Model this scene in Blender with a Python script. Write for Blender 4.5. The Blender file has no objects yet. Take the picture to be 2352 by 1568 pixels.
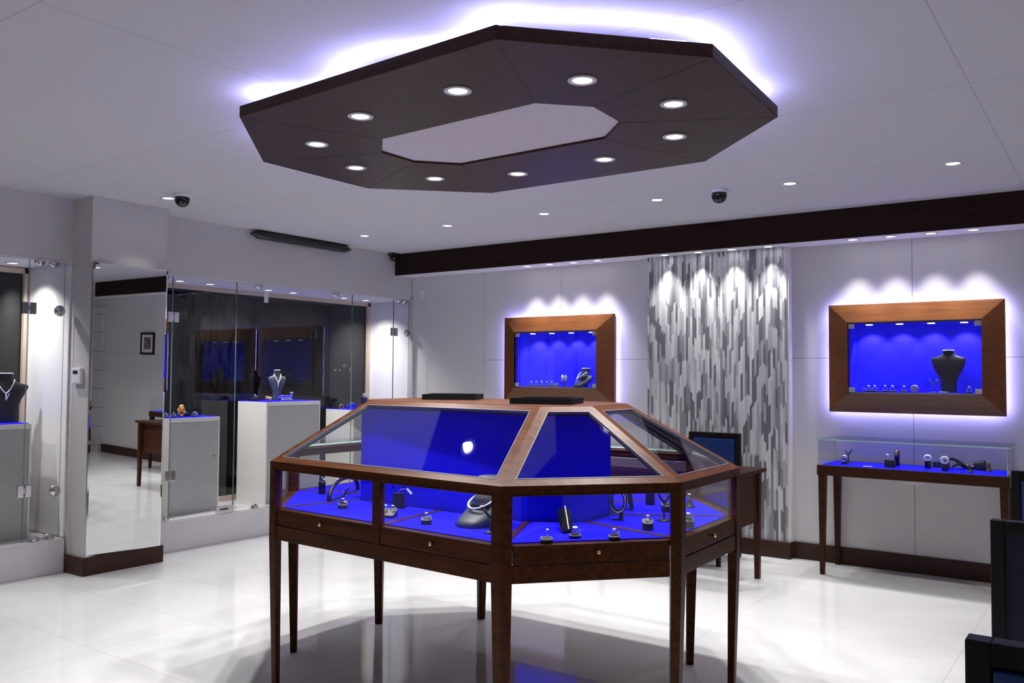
import bpy, bmesh, math, random
from mathutils import Vector, Matrix
random.seed(7)
S = bpy.context.scene
COL = S.collection
R = math.radians
PI = math.pi

# ---------------------------------------------------------------- camera
cam_data = bpy.data.cameras.new('camera')
cam_data.sensor_width = 36.0
cam_data.lens = 1981.99 * 36.0 / 2352.0
cam_data.clip_start = 0.05
cam_data.clip_end = 300
camera = bpy.data.objects.new('camera', cam_data)
COL.objects.link(camera)
_yaw, _pit, _rol = -0.61814, 0.03882, 0.00662
_f = Vector((math.sin(_yaw) * math.cos(_pit), math.cos(_yaw) * math.cos(_pit), math.sin(_pit)))
_r = Vector((math.cos(_yaw), -math.sin(_yaw), 0))
_u = _r.cross(_f)
_r2 = _r * math.cos(_rol) + _u * math.sin(_rol)
_u2 = -_r * math.sin(_rol) + _u * math.cos(_rol)
_m = Matrix((( _r2.x, _u2.x, -_f.x, 0), (_r2.y, _u2.y, -_f.y, 0), (_r2.z, _u2.z, -_f.z, 1.42), (0, 0, 0, 1)))
camera.matrix_world = _m
S.camera = camera

# ---------------------------------------------------------------- world (night outside), exposure
w = bpy.data.worlds.new('night_sky')
S.world = w
w.use_nodes = True
w.node_tree.nodes['Background'].inputs[0].default_value = (0.006, 0.006, 0.008, 1)
w.node_tree.nodes['Background'].inputs[1].default_value = 1.0
S.view_settings.view_transform = 'Standard'
S.view_settings.look = 'None'
S.view_settings.gamma = 1.0
S.view_settings.exposure = -0.16
S.view_settings.use_curve_mapping = False
try:
    cy = S.cycles
    cy.max_bounces = 10; cy.diffuse_bounces = 5; cy.glossy_bounces = 6
    cy.transmission_bounces = 6; cy.transparent_max_bounces = 32
    cy.sample_clamp_indirect = 4.0
    cy.caustics_reflective = False; cy.caustics_refractive = False
except Exception:
    pass

# light levels (radiant power of the real lamps)
P_PEND, P_CEIL, P_SOFF, P_NICHE, P_BAY = 92.0, 46.0, 52.0, 11.0, 54.0
LAMP_COL = (1.0, 0.975, 0.965)

# ---------------------------------------------------------------- materials
def new_mat(name):
    m = bpy.data.materials.new(name)
    m.use_nodes = True
    nt = m.node_tree
    for n in list(nt.nodes): nt.nodes.remove(n)
    out = nt.nodes.new('ShaderNodeOutputMaterial')
    return m, nt, out

class NT:
    """small helper to wire math nodes"""
    def __init__(s, nt): s.nt = nt
    def n(s, t, **kw):
        x = s.nt.nodes.new(t)
        for k, v in kw.items(): setattr(x, k, v)
        return x
    def math(s, op, a, b=None, c=None):
        x = s.nt.nodes.new('ShaderNodeMath'); x.operation = op
        for i, v in enumerate((a, b, c)):
            if v is None: continue
            if isinstance(v, (int, float)): x.inputs[i].default_value = v
            else: s.nt.links.new(v, x.inputs[i])
        return x.outputs[0]
    def mix(s, f, a, b):
        x = s.nt.nodes.new('ShaderNodeMix'); x.data_type = 'RGBA'
        for i, v in ((0, f), (6, a), (7, b)):
            if isinstance(v, (int, float)): x.inputs[i].default_value = v
            elif isinstance(v, tuple): x.inputs[i].default_value = (*v, 1)
            else: s.nt.links.new(v, x.inputs[i])
        return x.outputs[2]
    def link(s, a, b): s.nt.links.new(a, b)
    def pos(s):
        g = s.n('ShaderNodeNewGeometry'); x = s.n('ShaderNodeSeparateXYZ')
        s.link(g.outputs['Position'], x.inputs[0]); return x.outputs
    def line(s, v, start, step, half):
        """1 within half of start + k*step"""
        a = s.math('SUBTRACT', v, start - step / 2)
        a = s.math('MODULO', s.math('ADD', a, step * 100), step)
        a = s.math('ABSOLUTE', s.math('SUBTRACT', a, step / 2))
        return s.math('LESS_THAN', a, half)

def principled(nt, out, col, rough=0.5, metal=0.0, spec=0.5, coat=0.0):
    b = nt.nodes.new('ShaderNodeBsdfPrincipled')
    if isinstance(col, tuple): b.inputs['Base Color'].default_value = (*col, 1)
    else: nt.links.new(col, b.inputs['Base Color'])
    if isinstance(rough, (int, float)): b.inputs['Roughness'].default_value = rough
    else: nt.links.new(rough, b.inputs['Roughness'])
    b.inputs['Metallic'].default_value = metal
    b.inputs['Specular IOR Level'].default_value = spec
    b.inputs['Coat Weight'].default_value = coat
    nt.links.new(b.outputs[0], out.inputs[0])
    return b

def plain(name, col, rough=0.5, metal=0.0, spec=0.5, var=0.06, scale=30.0, coat=0.0):
    m, nt, out = new_mat(name); h = NT(nt)
    tc = h.n('ShaderNodeTexCoord'); no = h.n('ShaderNodeTexNoise')
    no.inputs['Scale'].default_value = scale; no.inputs['Detail'].default_value = 3
    h.link(tc.outputs['Object'], no.inputs['Vector'])
    lo = tuple(c * (1 - var) for c in col); hi = tuple(min(1, c * (1 + var)) for c in col)
    principled(nt, out, h.mix(no.outputs[0], lo, hi), rough, metal, spec, coat)
    return m

def wood(name, dark, light, rough=0.35, axis='x', coat=0.0, spec=0.25):
    m, nt, out = new_mat(name); h = NT(nt)
    tc = h.n('ShaderNodeTexCoord'); mp = h.n('ShaderNodeMapping')
    mp.inputs['Scale'].default_value = {'x': (2.0, 30, 30), 'y': (30, 2.0, 30), 'z': (30, 30, 2.0)}[axis]
    no = h.n('ShaderNodeTexNoise'); no.inputs['Scale'].default_value = 1.6
    no.inputs['Detail'].default_value = 6; no.inputs['Roughness'].default_value = 0.6
    h.link(tc.outputs['Object'], mp.inputs[0]); h.link(mp.outputs[0], no.inputs['Vector'])
    mr = h.n('ShaderNodeMapRange'); mr.inputs[1].default_value = 0.3; mr.inputs[2].default_value = 0.7
    h.link(no.outputs[0], mr.inputs[0])
    principled(nt, out, h.mix(mr.outputs[0], dark, light), rough, 0, spec, coat)
    return m

def emit(name, col, strength):
    m, nt, out = new_mat(name)
    e = nt.nodes.new('ShaderNodeEmission')
    e.inputs[0].default_value = (*col, 1); e.inputs[1].default_value = strength
    nt.links.new(e.outputs[0], out.inputs[0])
    return m

def glass_mat(name, tint, f0=0.04, boost=1.0):
    m, nt, out = new_mat(name); h = NT(nt)
    g = h.n('ShaderNodeNewGeometry'); d = h.n('ShaderNodeVectorMath', operation='DOT_PRODUCT')
    h.link(g.outputs['Normal'], d.inputs[0]); h.link(g.outputs['Incoming'], d.inputs[1])
    c = h.math('SUBTRACT', 1.0, h.math('ABSOLUTE', d.outputs['Value']))
    fac = h.math('MULTIPLY_ADD', h.math('POWER', c, 5.0), (1 - f0) * boost, f0)
    t = h.n('ShaderNodeBsdfTransparent'); t.inputs[0].default_value = (*tint, 1)
    gl = h.n('ShaderNodeBsdfGlossy'); gl.inputs['Roughness'].default_value = 0.0
    mx = h.n('ShaderNodeMixShader'); h.link(fac, mx.inputs[0])
    h.link(t.outputs[0], mx.inputs[1]); h.link(gl.outputs[0], mx.inputs[2]); h.link(mx.outputs[0], out.inputs[0])
    return m

M = {}
M['case_wood'] = wood('stained walnut of the case', (0.026, 0.0075, 0.0025), (0.076, 0.0240, 0.0065), 0.38, spec=0.10)
M['table_wood'] = wood('dark red-brown stained wood', (0.026, 0.0085, 0.0045), (0.050, 0.017, 0.008), 0.38, spec=0.1)
M['panel_wood'] = wood('dark wenge veneer', (0.032, 0.0165, 0.012), (0.055, 0.030, 0.021), 0.42, spec=0.12)
M['beam_wood'] = wood('very dark brown veneer', (0.016, 0.0085, 0.007), (0.027, 0.0145, 0.012), 0.6, coat=0.0, spec=0.05)
M['frame_wood'] = wood('walnut frame veneer', (0.105, 0.036, 0.011), (0.185, 0.064, 0.018), 0.28, spec=0.45)
M['skirting_wood'] = wood('dark brown skirting', (0.032, 0.012, 0.008), (0.050, 0.020, 0.013), 0.4)
M['velvet'] = plain('royal blue velvet', (0.016, 0.012, 0.95), 0.9, 0, 0.0, 0.05, 60)
M['velvet_edge'] = plain('pale edge of the blue shelf', (0.55, 0.55, 0.75), 0.5)
M['navy'] = plain('navy blue leather', (0.006, 0.028, 0.150), 0.36, 0, 0.5, 0.08, 12)
M['navy_dark'] = plain('dark navy cloth', (0.003, 0.006, 0.026), 0.7, 0, 0.3, 0.1, 40)
M['black_wood'] = plain('black lacquered wood', (0.005, 0.004, 0.005), 0.45, 0, 0.2, 0.1, 20)
M['black_velvet'] = plain('black display leatherette', (0.010, 0.010, 0.012), 0.45, 0, 0.4, 0.1, 40)
M['bust_gray'] = plain('charcoal leatherette', (0.070, 0.075, 0.086), 0.45, 0, 0.5, 0.1, 40)
M['matte_black'] = plain('matte black tray fabric', (0.004, 0.004, 0.005), 0.8, 0, 0.08)
M['bust_cap'] = plain('pale grey cap', (0.62, 0.60, 0.64), 0.5)
M['piping'] = plain('grey piping', (0.30, 0.30, 0.32), 0.4)
M['black_plastic'] = plain('black plastic', (0.010, 0.010, 0.012), 0.25)
M['black_glossy'] = plain('glossy black acrylic', (0.006, 0.006, 0.008), 0.08)
M['white_plastic'] = plain('white plastic', (0.78, 0.77, 0.80), 0.35, 0, 0.5, 0.02)
M['white_paper'] = plain('white paper tag', (0.82, 0.81, 0.84), 0.7, 0, 0.3, 0.02)
M['ink'] = plain('dark ink', (0.02, 0.02, 0.025), 0.6)
M['silver'] = plain('polished silver', (0.86, 0.86, 0.88), 0.14, 1.0, 0.5, 0.03, 50)
M['diamond'] = plain('white stones', (0.93, 0.93, 0.95), 0.10, 0.1, 0.8, 0.05, 300)
M['pearl'] = plain('white beads', (0.85, 0.84, 0.86), 0.22, 0.0, 0.6, 0.03)
M['gold'] = plain('yellow gold', (0.95, 0.62, 0.16), 0.2, 1.0, 0.5, 0.1, 80)
M['amber'] = plain('amber gold filigree', (0.75, 0.28, 0.05), 0.25, 0.8, 0.5, 0.35, 90)
M['brass'] = plain('polished brass', (0.92, 0.66, 0.22), 0.15, 1.0)
M['chrome'] = plain('brushed chrome', (0.62, 0.60, 0.63), 0.13, 1.0, 0.5, 0.05, 60)
M['steel'] = plain('satin steel clamp', (0.62, 0.60, 0.62), 0.35, 0.7)
M['strip_black'] = plain('dark strip coat', (0.02, 0.02, 0.02), 0.8)
M['white_paint'] = plain('white laminate', (0.84, 0.81, 0.78), 0.4, 0, 0.5, 0.02, 8)
M['grey_panel'] = plain('light grey laminate door', (0.46, 0.455, 0.46), 0.45, 0, 0.5, 0.02, 8)
M['bay_white'] = plain('white marble lining', (0.84, 0.83, 0.83), 0.25, 0, 0.5, 0.04, 4)
M['beige'] = plain('pale beige window frame', (0.52, 0.42, 0.34), 0.5, 0, 0.5, 0.05)
M['soffit'] = plain('white soffit paint', (0.72, 0.70, 0.73), 0.7, 0, 0.3, 0.02)
M['kerb'] = plain('polished white marble kerb', (0.66, 0.64, 0.66), 0.2, 0, 0.5, 0.05, 5)
M['bead'] = plain('pale sealant bead', (0.11, 0.11, 0.11), 0.5, 0, 0.1)
M['glass_edge'] = plain('green edge of glass', (0.38, 0.62, 0.60), 0.18, 0, 0.7, 0.1, 20)
M['shop_edge'] = plain('grey green edge of shop glass', (0.16, 0.25, 0.24), 0.2, 0, 0.6, 0.1, 20)
M['glass'] = glass_mat('clear glass', (0.985, 0.995, 0.99), 0.035)
M['shop_glass'] = glass_mat('clear shopfront glass', (0.985, 0.995, 0.99), 0.02)
M['roof_glass'] = glass_mat('clear case glass', (0.985, 0.995, 0.99), 0.045)
M['night_glass'] = glass_mat('dark night window glass', (0.20, 0.20, 0.23), 0.065)
M['lamp_glow'] = emit('lit lamp', (0.98, 0.97, 1.0), 10.0)
M['led_blue'] = emit('cool LED strip', (0.40, 0.38, 1.0), 42.0)
M['led_pend'] = emit('cool LED rope', (0.47, 0.46, 1.0), 60.0)
M['city'] = emit('far street lamp', (1.0, 0.45, 0.3), 6.0)
M['city_blue'] = emit('far blue lamp', (0.4, 0.5, 1.0), 6.0)
M['screen'] = plain('dark lcd screen', (0.008, 0.008, 0.02), 0.15)

def mirror_mat():
    m, nt, out = new_mat('mirror')
    g = nt.nodes.new('ShaderNodeBsdfGlossy'); g.inputs['Roughness'].default_value = 0.0
    g.inputs['Color'].default_value = (0.86, 0.88, 0.86, 1)
    nt.links.new(g.outputs[0], out.inputs[0]); return m
M['mirror'] = mirror_mat()

def floor_mat():
    m, nt, out = new_mat('polished white marble tiles'); h = NT(nt)
    x, y, z = h.pos()
    j = h.math('MAXIMUM', h.line(x, -1.92, 1.20, 0.0022), h.line(y, 0.02, 0.60, 0.0022))
    tc = h.n('ShaderNodeTexCoord')
    n1 = h.n('ShaderNodeTexNoise'); n1.inputs['Scale'].default_value = 1.1; n1.inputs['Detail'].default_value = 8
    n1.inputs['Distortion'].default_value = 1.6
    h.link(tc.outputs['Object'], n1.inputs['Vector'])
    mr = h.n('ShaderNodeMapRange'); mr.inputs[1].default_value = 0.38; mr.inputs[2].default_value = 0.62
    h.link(n1.outputs[0], mr.inputs[0])
    wn = h.n('ShaderNodeTexWhiteNoise', noise_dimensions='2D'); cx = h.n('ShaderNodeCombineXYZ')
    h.link(h.math('FLOOR', h.math('DIVIDE', h.math('SUBTRACT', x, -1.92), 1.20)), cx.inputs[0])
    h.link(h.math('FLOOR', h.math('DIVIDE', h.math('SUBTRACT', y, 0.02), 0.60)), cx.inputs[1])
    h.link(cx.outputs[0], wn.inputs['Vector'])
    c = h.mix(mr.outputs[0], (0.70, 0.70, 0.70), (0.78, 0.78, 0.78))
    c = h.mix(h.math('MULTIPLY', wn.outputs['Value'], 0.35), c, (0.66, 0.66, 0.66))
    c = h.mix(h.math('MULTIPLY', j, 0.55), c, (0.45, 0.43, 0.42))
    principled(nt, out, c, 0.07, 0, 0.5)
    return m
M['floor'] = floor_mat()

def ceiling_mat():
    m, nt, out = new_mat('white ceiling boards'); h = NT(nt)
    x, y, z = h.pos()
    j = h.math('MAXIMUM', h.line(x, -0.52, 2.45, 0.0028), h.line(y, 1.41, 1.33, 0.0028))
    n1 = h.n('ShaderNodeTexNoise'); n1.inputs['Scale'].default_value = 1.2
    g = h.n('ShaderNodeNewGeometry'); h.link(g.outputs['Position'], n1.inputs['Vector'])
    c = h.mix(n1.outputs[0], (0.60, 0.585, 0.61), (0.65, 0.635, 0.66))
    c = h.mix(h.math('MULTIPLY', j, 0.6), c, (0.36, 0.33, 0.36))
    principled(nt, out, c, 0.75, 0, 0.25); return m
M['ceiling'] = ceiling_mat()

def wall_mat():
    m, nt, out = new_mat('light grey fabric wall panels'); h = NT(nt)
    x, y, z = h.pos()
    j = h.math('MAXIMUM', h.line(x, -5.236, 0.913, 0.0025),
               h.math('LESS_THAN', h.math('ABSOLUTE', h.math('SUBTRACT', z, 1.567)), 0.0025))
    x0 = h.math('LESS_THAN', h.math('ABSOLUTE', h.math('ADD', x, 1.273)), 0.003)
    left = h.math('LESS_THAN', x, -3.3)
    right = h.math('GREATER_THAN', x, -2.3)
    inband = h.math('GREATER_THAN', x, -5.25)
    jj = h.math('MULTIPLY', h.math('MULTIPLY', j, left), inband)
    jz = h.math('MULTIPLY', h.math('LESS_THAN', h.math('ABSOLUTE', h.math('SUBTRACT', z, 1.567)), 0.0025), right)
    jj = h.math('MAXIMUM', jj, h.math('MAXIMUM', jz, x0))
    n1 = h.n('ShaderNodeTexNoise'); n1.inputs['Scale'].default_value = 160
    g = h.n('ShaderNodeNewGeometry'); h.link(g.outputs['Position'], n1.inputs['Vector'])
    c = h.mix(n1.outputs[0], (0.62, 0.605, 0.605), (0.70, 0.685, 0.685))
    c = h.mix(h.math('MULTIPLY', jj, 0.75), c, (0.20, 0.19, 0.20))
    principled(nt, out, c, 0.7, 0, 0.3); return m
M['wall'] = wall_mat()
M['wall_plain'] = plain('light grey wall fabric', (0.54, 0.525, 0.525), 0.7, 0, 0.3, 0.06, 160)

def tile_mat():
    m, nt, out = new_mat('vertical mosaic of slanted grey strips'); h = NT(nt)
    x, y, z = h.pos()
    xs = h.math('DIVIDE', h.math('ADD', x, 10.0), 0.0190)
    col = h.math('FLOOR', xs); fr = h.math('SUBTRACT', xs, col)
    w1 = h.n('ShaderNodeTexWhiteNoise', noise_dimensions='1D'); h.link(col, w1.inputs['W'])
    w2 = h.n('ShaderNodeTexWhiteNoise', noise_dimensions='1D'); h.link(h.math('ADD', col, 371.5), w2.inputs['W'])
    sgn = h.math('SUBTRACT', h.math('MULTIPLY', h.math('GREATER_THAN', w2.outputs[0], 0.35), 2.0), 1.0)
    zz = h.math('SUBTRACT', z, h.math('MULTIPLY', h.math('MULTIPLY', fr, sgn), 0.024))
    ln = h.math('MULTIPLY_ADD', w2.outputs[0], 0.08, 0.150)
    v = h.math('ADD', h.math('DIVIDE', zz, ln), h.math('MULTIPLY', w1.outputs[0], 7.0))
    row = h.math('FLOOR', v)
    cx = h.n('ShaderNodeCombineXYZ'); h.link(col, cx.inputs[0]); h.link(row, cx.inputs[1])
    w3 = h.n('ShaderNodeTexWhiteNoise', noise_dimensions='2D'); h.link(cx.outputs[0], w3.inputs['Vector'])
    r = h.n('ShaderNodeValToRGB'); r.color_ramp.interpolation = 'CONSTANT'
    e = r.color_ramp.elements
    e[0].position = 0; e[0].color = (0.16, 0.155, 0.175, 1)
    e[1].position = 0.22; e[1].color = (0.27, 0.27, 0.29, 1)
    for p, c in ((0.40, (0.42, 0.43, 0.45, 1)), (0.56, (0.56, 0.58, 0.60, 1)), (0.78, (0.70, 0.70, 0.71, 1))):
        q = e.new(p); q.color = c
    h.link(w3.outputs['Value'], r.inputs[0])
    edge = h.math('LESS_THAN', fr, 0.07)
    c = h.mix(h.math('MULTIPLY', edge, 0.35), r.outputs[0], (0.15, 0.15, 0.16))
    principled(nt, out, c, 0.5, 0, 0.3); return m
M['mosaic'] = tile_mat()

def grooved_mat():
    m, nt, out = new_mat('white grooved door panel'); h = NT(nt)
    x, y, z = h.pos()
    c = h.mix(h.line(z, 0.10, 0.30, 0.004), (0.60, 0.59, 0.60), (0.12, 0.12, 0.12))
    principled(nt, out, c, 0.45); return m
M['grooved'] = grooved_mat()

def photo_mat():
    m, nt, out = new_mat('small framed dark photograph'); h = NT(nt)
    tc = h.n('ShaderNodeTexCoord'); no = h.n('ShaderNodeTexNoise'); no.inputs['Scale'].default_value = 18
    h.link(tc.outputs['Object'], no.inputs['Vector'])
    r = h.n('ShaderNodeValToRGB'); e = r.color_ramp.elements
    e[0].position = 0.35; e[0].color = (0.02, 0.02, 0.02, 1); e[1].position = 0.7; e[1].color = (0.25, 0.18, 0.16, 1)
    h.link(no.outputs[0], r.inputs[0]); principled(nt, out, r.outputs[0], 0.3); return m
M['photo'] = photo_mat()

# ---------------------------------------------------------------- mesh helpers
class MB:
    def __init__(s): s.bm = bmesh.new()
    def quad_faces(s, vs, faces, mi=0, smooth=False):
        bv = [s.bm.verts.new(Vector(v)) for v in vs]
        for f in faces:
            try:
                fc = s.bm.faces.new([bv[i] for i in f]); fc.material_index = mi; fc.smooth = smooth
            except ValueError: pass
        return s
    def box(s, x0, x1, y0, y1, z0, z1, mi=0, bev=0.0):
        vs = [(x0, y0, z0), (x1, y0, z0), (x1, y1, z0), (x0, y1, z0), (x0, y0, z1), (x1, y0, z1), (x1, y1, z1), (x0, y1, z1)]
        n0 = len(s.bm.verts)
        bv = [s.bm.verts.new(v) for v in vs]
        fs = []
        for f in ((3, 2, 1, 0), (4, 5, 6, 7), (0, 1, 5, 4), (1, 2, 6, 5), (2, 3, 7, 6), (3, 0, 4, 7)):
            fc = s.bm.faces.new([bv[i] for i in f]); fc.material_index = mi; fs.append(fc)
        if bev > 0:
            ed = list({e for f in fs for e in f.edges})
            bmesh.ops.bevel(s.bm, geom=ed, offset=bev, segments=2, affect='EDGES', profile=0.7)
        return s
    def prism(s, poly, z0, z1, mi=0, side_mi=None, top=None):
        """poly ccw (x,y); top = optional other polygon at z1"""
        n = len(poly); t = top or poly
        z0s = z0 if isinstance(z0, (list, tuple)) else [z0] * n
        z1s = z1 if isinstance(z1, (list, tuple)) else [z1] * n
        vs = [(p[0], p[1], z) for p, z in zip(poly, z0s)] + [(p[0], p[1], z) for p, z in zip(t, z1s)]
        bv = [s.bm.verts.new(v) for v in vs]
        f = s.bm.faces.new([bv[i] for i in reversed(range(n))]); f.material_index = mi
        f = s.bm.faces.new([bv[n + i] for i in range(n)]); f.material_index = mi
        for i in range(n):
            k = (i + 1) % n
            f = s.bm.faces.new([bv[i], bv[k], bv[n + k], bv[n + i]])
            f.material_index = mi if side_mi is None else side_mi
        return s
    def loft(s, rings, mi=0, smooth=True, cap=(True, True), cap_mi=None):
        rs = [[s.bm.verts.new(Vector(p)) for p in r] for r in rings]
        n = len(rs[0])
        for a, b in zip(rs, rs[1:]):
            for i in range(n):
                k = (i + 1) % n
                f = s.bm.faces.new([a[i], a[k], b[k], b[i]]); f.material_index = mi; f.smooth = smooth
        if cap[0]:
            f = s.bm.faces.new(list(reversed(rs[0]))); f.material_index = mi
        if cap[1]:
            f = s.bm.faces.new(rs[-1]); f.material_index = mi if cap_mi is None else cap_mi
        return s
    def lathe(s, prof, c=(0, 0, 0), seg=20, mi=0, sx=1.0, sy=1.0, smooth=True):
        rings = []
        for r, z in prof:
            r = max(r, 1e-4)
            rings.append([(c[0] + sx * r * math.cos(2 * PI * i / seg), c[1] + sy * r * math.sin(2 * PI * i / seg), c[2] + z) for i in range(seg)])
        return s.loft(rings, mi, smooth)
    def tube(s, pts, r, seg=8, mi=0, closed=False, flat=1.0):
        pts = [Vector(p) for p in pts]; n = len(pts)
        rr = r if isinstance(r, (list, tuple)) else [r] * n
        rings = []; up = None
        for i, p in enumerate(pts):
            a = pts[(i - 1) % n] if (closed or i > 0) else p
            b = pts[(i + 1) % n] if (closed or i < n - 1) else p
            t = (b - a).normalized()
            if up is None:
                up = Vector((0, 0, 1)) if abs(t.z) < 0.9 else Vector((1, 0, 0))
            side = t.cross(up).normalized(); up2 = side.cross(t).normalized(); up = up2
            rings.append([p + side * rr[i] * math.cos(2 * PI * k / seg) + up2 * rr[i] * flat * math.sin(2 * PI * k / seg) for k in range(seg)])
        if closed: rings.append(rings[0])
        if not closed: return s.loft(rings, mi)
        rs = [[s.bm.verts.new(q) for q in r_] for r_ in rings[:-1]]
        for i in range(n):
            A, B = rs[i], rs[(i + 1) % n]
            for k in range(seg):
                l = (k + 1) % seg
                f = s.bm.faces.new([A[k], A[l], B[l], B[k]]); f.material_index = mi; f.smooth = True
        return s
    def sphere(s, c, r, seg=12, mi=0, sz=1.0, z_from=-1.0, z_to=1.0):
        prof = []
        a0, a1 = math.asin(z_from), math.asin(z_to)
        for i in range(seg // 2 + 1):
            a = a0 + (a1 - a0) * i / (seg // 2)
            prof.append((r * math.cos(a), r * sz * math.sin(a)))
        return s.lathe(prof, c, seg, mi)
    def gem(s, c, r, mi=0):
        x, y, z = c
        top = [(x + .55 * r * math.cos(i * PI / 4), y + .55 * r * math.sin(i * PI / 4), z + .45 * r) for i in range(8)]
        mid = [(x + r * math.cos(i * PI / 4), y + r * math.sin(i * PI / 4), z + .1 * r) for i in range(8)]
        bot = [(x + .05 * r * math.cos(i * PI / 4), y + .05 * r * math.sin(i * PI / 4), z - .8 * r) for i in range(8)]
        return s.loft([bot, mid, top], mi, smooth=False)
    def build(s, name, mats, parent=None, bevel=0.0, loc=None):
        me = bpy.data.meshes.new(name)
        bmesh.ops.recalc_face_normals(s.bm, faces=s.bm.faces)
        s.bm.to_mesh(me); s.bm.free()
        for m in (mats if isinstance(mats, (list, tuple)) else [mats]):
            me.materials.append(M[m] if isinstance(m, str) else m)
        o = bpy.data.objects.new(name, me); COL.objects.link(o)
        if parent is not None:
            o.parent = parent
            o.matrix_parent_inverse = Matrix.Identity(4)
        if bevel > 0:
            b = o.modifiers.new('bevel', 'BEVEL'); b.width = bevel; b.segments = 2; b.limit_method = 'ANGLE'
            b.angle_limit = R(40)
        return o

def tag(o, label, cat, group=None):
    o['label'] = label; o['category'] = cat
    if group: o['group'] = group
    return o
def thing(name, label, cat, loc=(0, 0, 0), rz=0.0, group=None):
    o = bpy.data.objects.new(name, None); COL.objects.link(o)
    o.empty_display_size = 0.05
    o.location = loc; o.rotation_euler = (0, 0, rz)
    return tag(o, label, cat, group)
def struct(o):
    o['kind'] = 'structure'; return o
def dup(root, loc, rz=None, label=None, cat=None, group=None, scale=None):
    def cp(o, par):
        c = o.copy(); COL.objects.link(c)
        if par is not None: c.parent = par
        for ch in [q for q in o.children]: cp(ch, c)
        return c
    r = cp(root, None)
    r.location = loc
    if rz is not None: r.rotation_euler = (0, 0, rz)
    if scale: r.scale = (scale, scale, scale)
    if label: r['label'] = label
    if group: r['group'] = group
    return r
def spot(name, parent, loc, power, angle, blend=0.6, radius=0.035, col=LAMP_COL, direction=(0, 0, -1)):
    l = bpy.data.lights.new(name, 'SPOT'); l.energy = power; l.spot_size = R(angle); l.spot_blend = blend
    l.shadow_soft_size = radius; l.color = col
    o = bpy.data.objects.new(name, l); COL.objects.link(o)
    o.parent = parent; o.location = loc
    o.rotation_euler = Vector(direction).to_track_quat('-Z', 'Y').to_euler()
    return o
def offset_poly(poly, d):
    """inset a ccw convex polygon by d"""
    n = len(poly); out = []
    for i in range(n):
        p0, p1, p2 = Vector(poly[i - 1]), Vector(poly[i]), Vector(poly[(i + 1) % n])
        e1, e2 = (p1 - p0).normalized(), (p2 - p1).normalized()
        n1, n2 = Vector((-e1.y, e1.x)), Vector((-e2.y, e2.x))
        b = (n1 + n2); b = b / b.dot(n1)
        out.append(tuple(p1 + b * d))
    return out

# ================================================================ room shell
XL, YB, ZC = -6.2, 6.88, 2.67
XR, YF = 2.2, -1.6
struct(MB().box(-7.0, XR + .2, YF - .2, YB + .3, -0.1, 0).build('floor', 'floor'))
struct(MB().box(-7.0, XR + .2, YF - .2, YB + .3, ZC, ZC + .1).build('ceiling', 'ceiling'))
struct(MB().box(XR, XR + .2, YF - .2, YB + .3, 0, ZC).build('wall_right', 'wall_plain'))
struct(MB().box(-7.0, XR, YF - .2, YF, 0, ZC).build('wall_front', 'wall_plain'))

# back wall with the two openings of the display frames
OPEN = [(-4.79, -3.885, 1.302, 1.832), (-1.708, -0.812, 1.300, 1.832)]
mb = MB()
xs = [-7.0, OPEN[0][0], OPEN[0][1], OPEN[1][0], OPEN[1][1], XR]
for i in range(5):
    if i in (1, 3):
        o_ = OPEN[0] if i == 1 else OPEN[1]
        mb.box(xs[i], xs[i + 1], YB, YB + .25, 0, o_[2]); mb.box(xs[i], xs[i + 1], YB, YB + .25, o_[3], ZC)
    else:
        mb.box(xs[i], xs[i + 1], YB, YB + .25, 0, ZC)
struct(mb.build('wall_back', 'wall'))
struct(MB().box(-6.86, -6.205, YB - .02, YB - .001, 0.24, 2.215).build('wall_bay_right', 'bay_white'))
struct(MB().box(-6.2, -6.165, YB - .035, YB - .001, 0.0, 2.215).build('trim_1', 'wall_plain'))

# beam over the back wall: dark fascia and white soffit
struct(MB().box(-6.199, XR, 6.60, 6.63, 2.45, ZC).build('trim_2', 'beam_wood'))
struct(MB().box(-6.199, XR, 6.63, YB, 2.45, 2.49).build('trim_3', 'soffit'))

# tile-clad pier
struct(MB().box(-3.385, -2.172, 6.795, YB - .001, 0.0, 2.449).build('wall_pier', 'mosaic'))
struct(MB().box(-2.172, -2.158, 6.80, YB - .001, 0.0, 2.449).build('trim_4', 'white_paint'))
# baseboards
struct(MB().box(-6.16, -3.40, 6.86, YB, 0, 0.127).build('baseboard_back_left', 'skirting_wood', bevel=.003))
struct(MB().box(-2.15, 1.78, 6.86, YB, 0, 0.127).build('baseboard_back_right', 'skirting_wood', bevel=.003))
struct(MB().box(-3.405, -2.150, 6.775, 6.862, 0, 0.127).build('baseboard_pier', 'skirting_wood', bevel=.003))
struct(MB().box(1.80, 2.199, 6.82, YB - .001, 0, 2.30).build('door_1', 'grooved'))
struct(MB().box(XR - .02, XR, YF, 6.81, 0, 0.127).build('baseboard_right', 'skirting_wood'))

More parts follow.
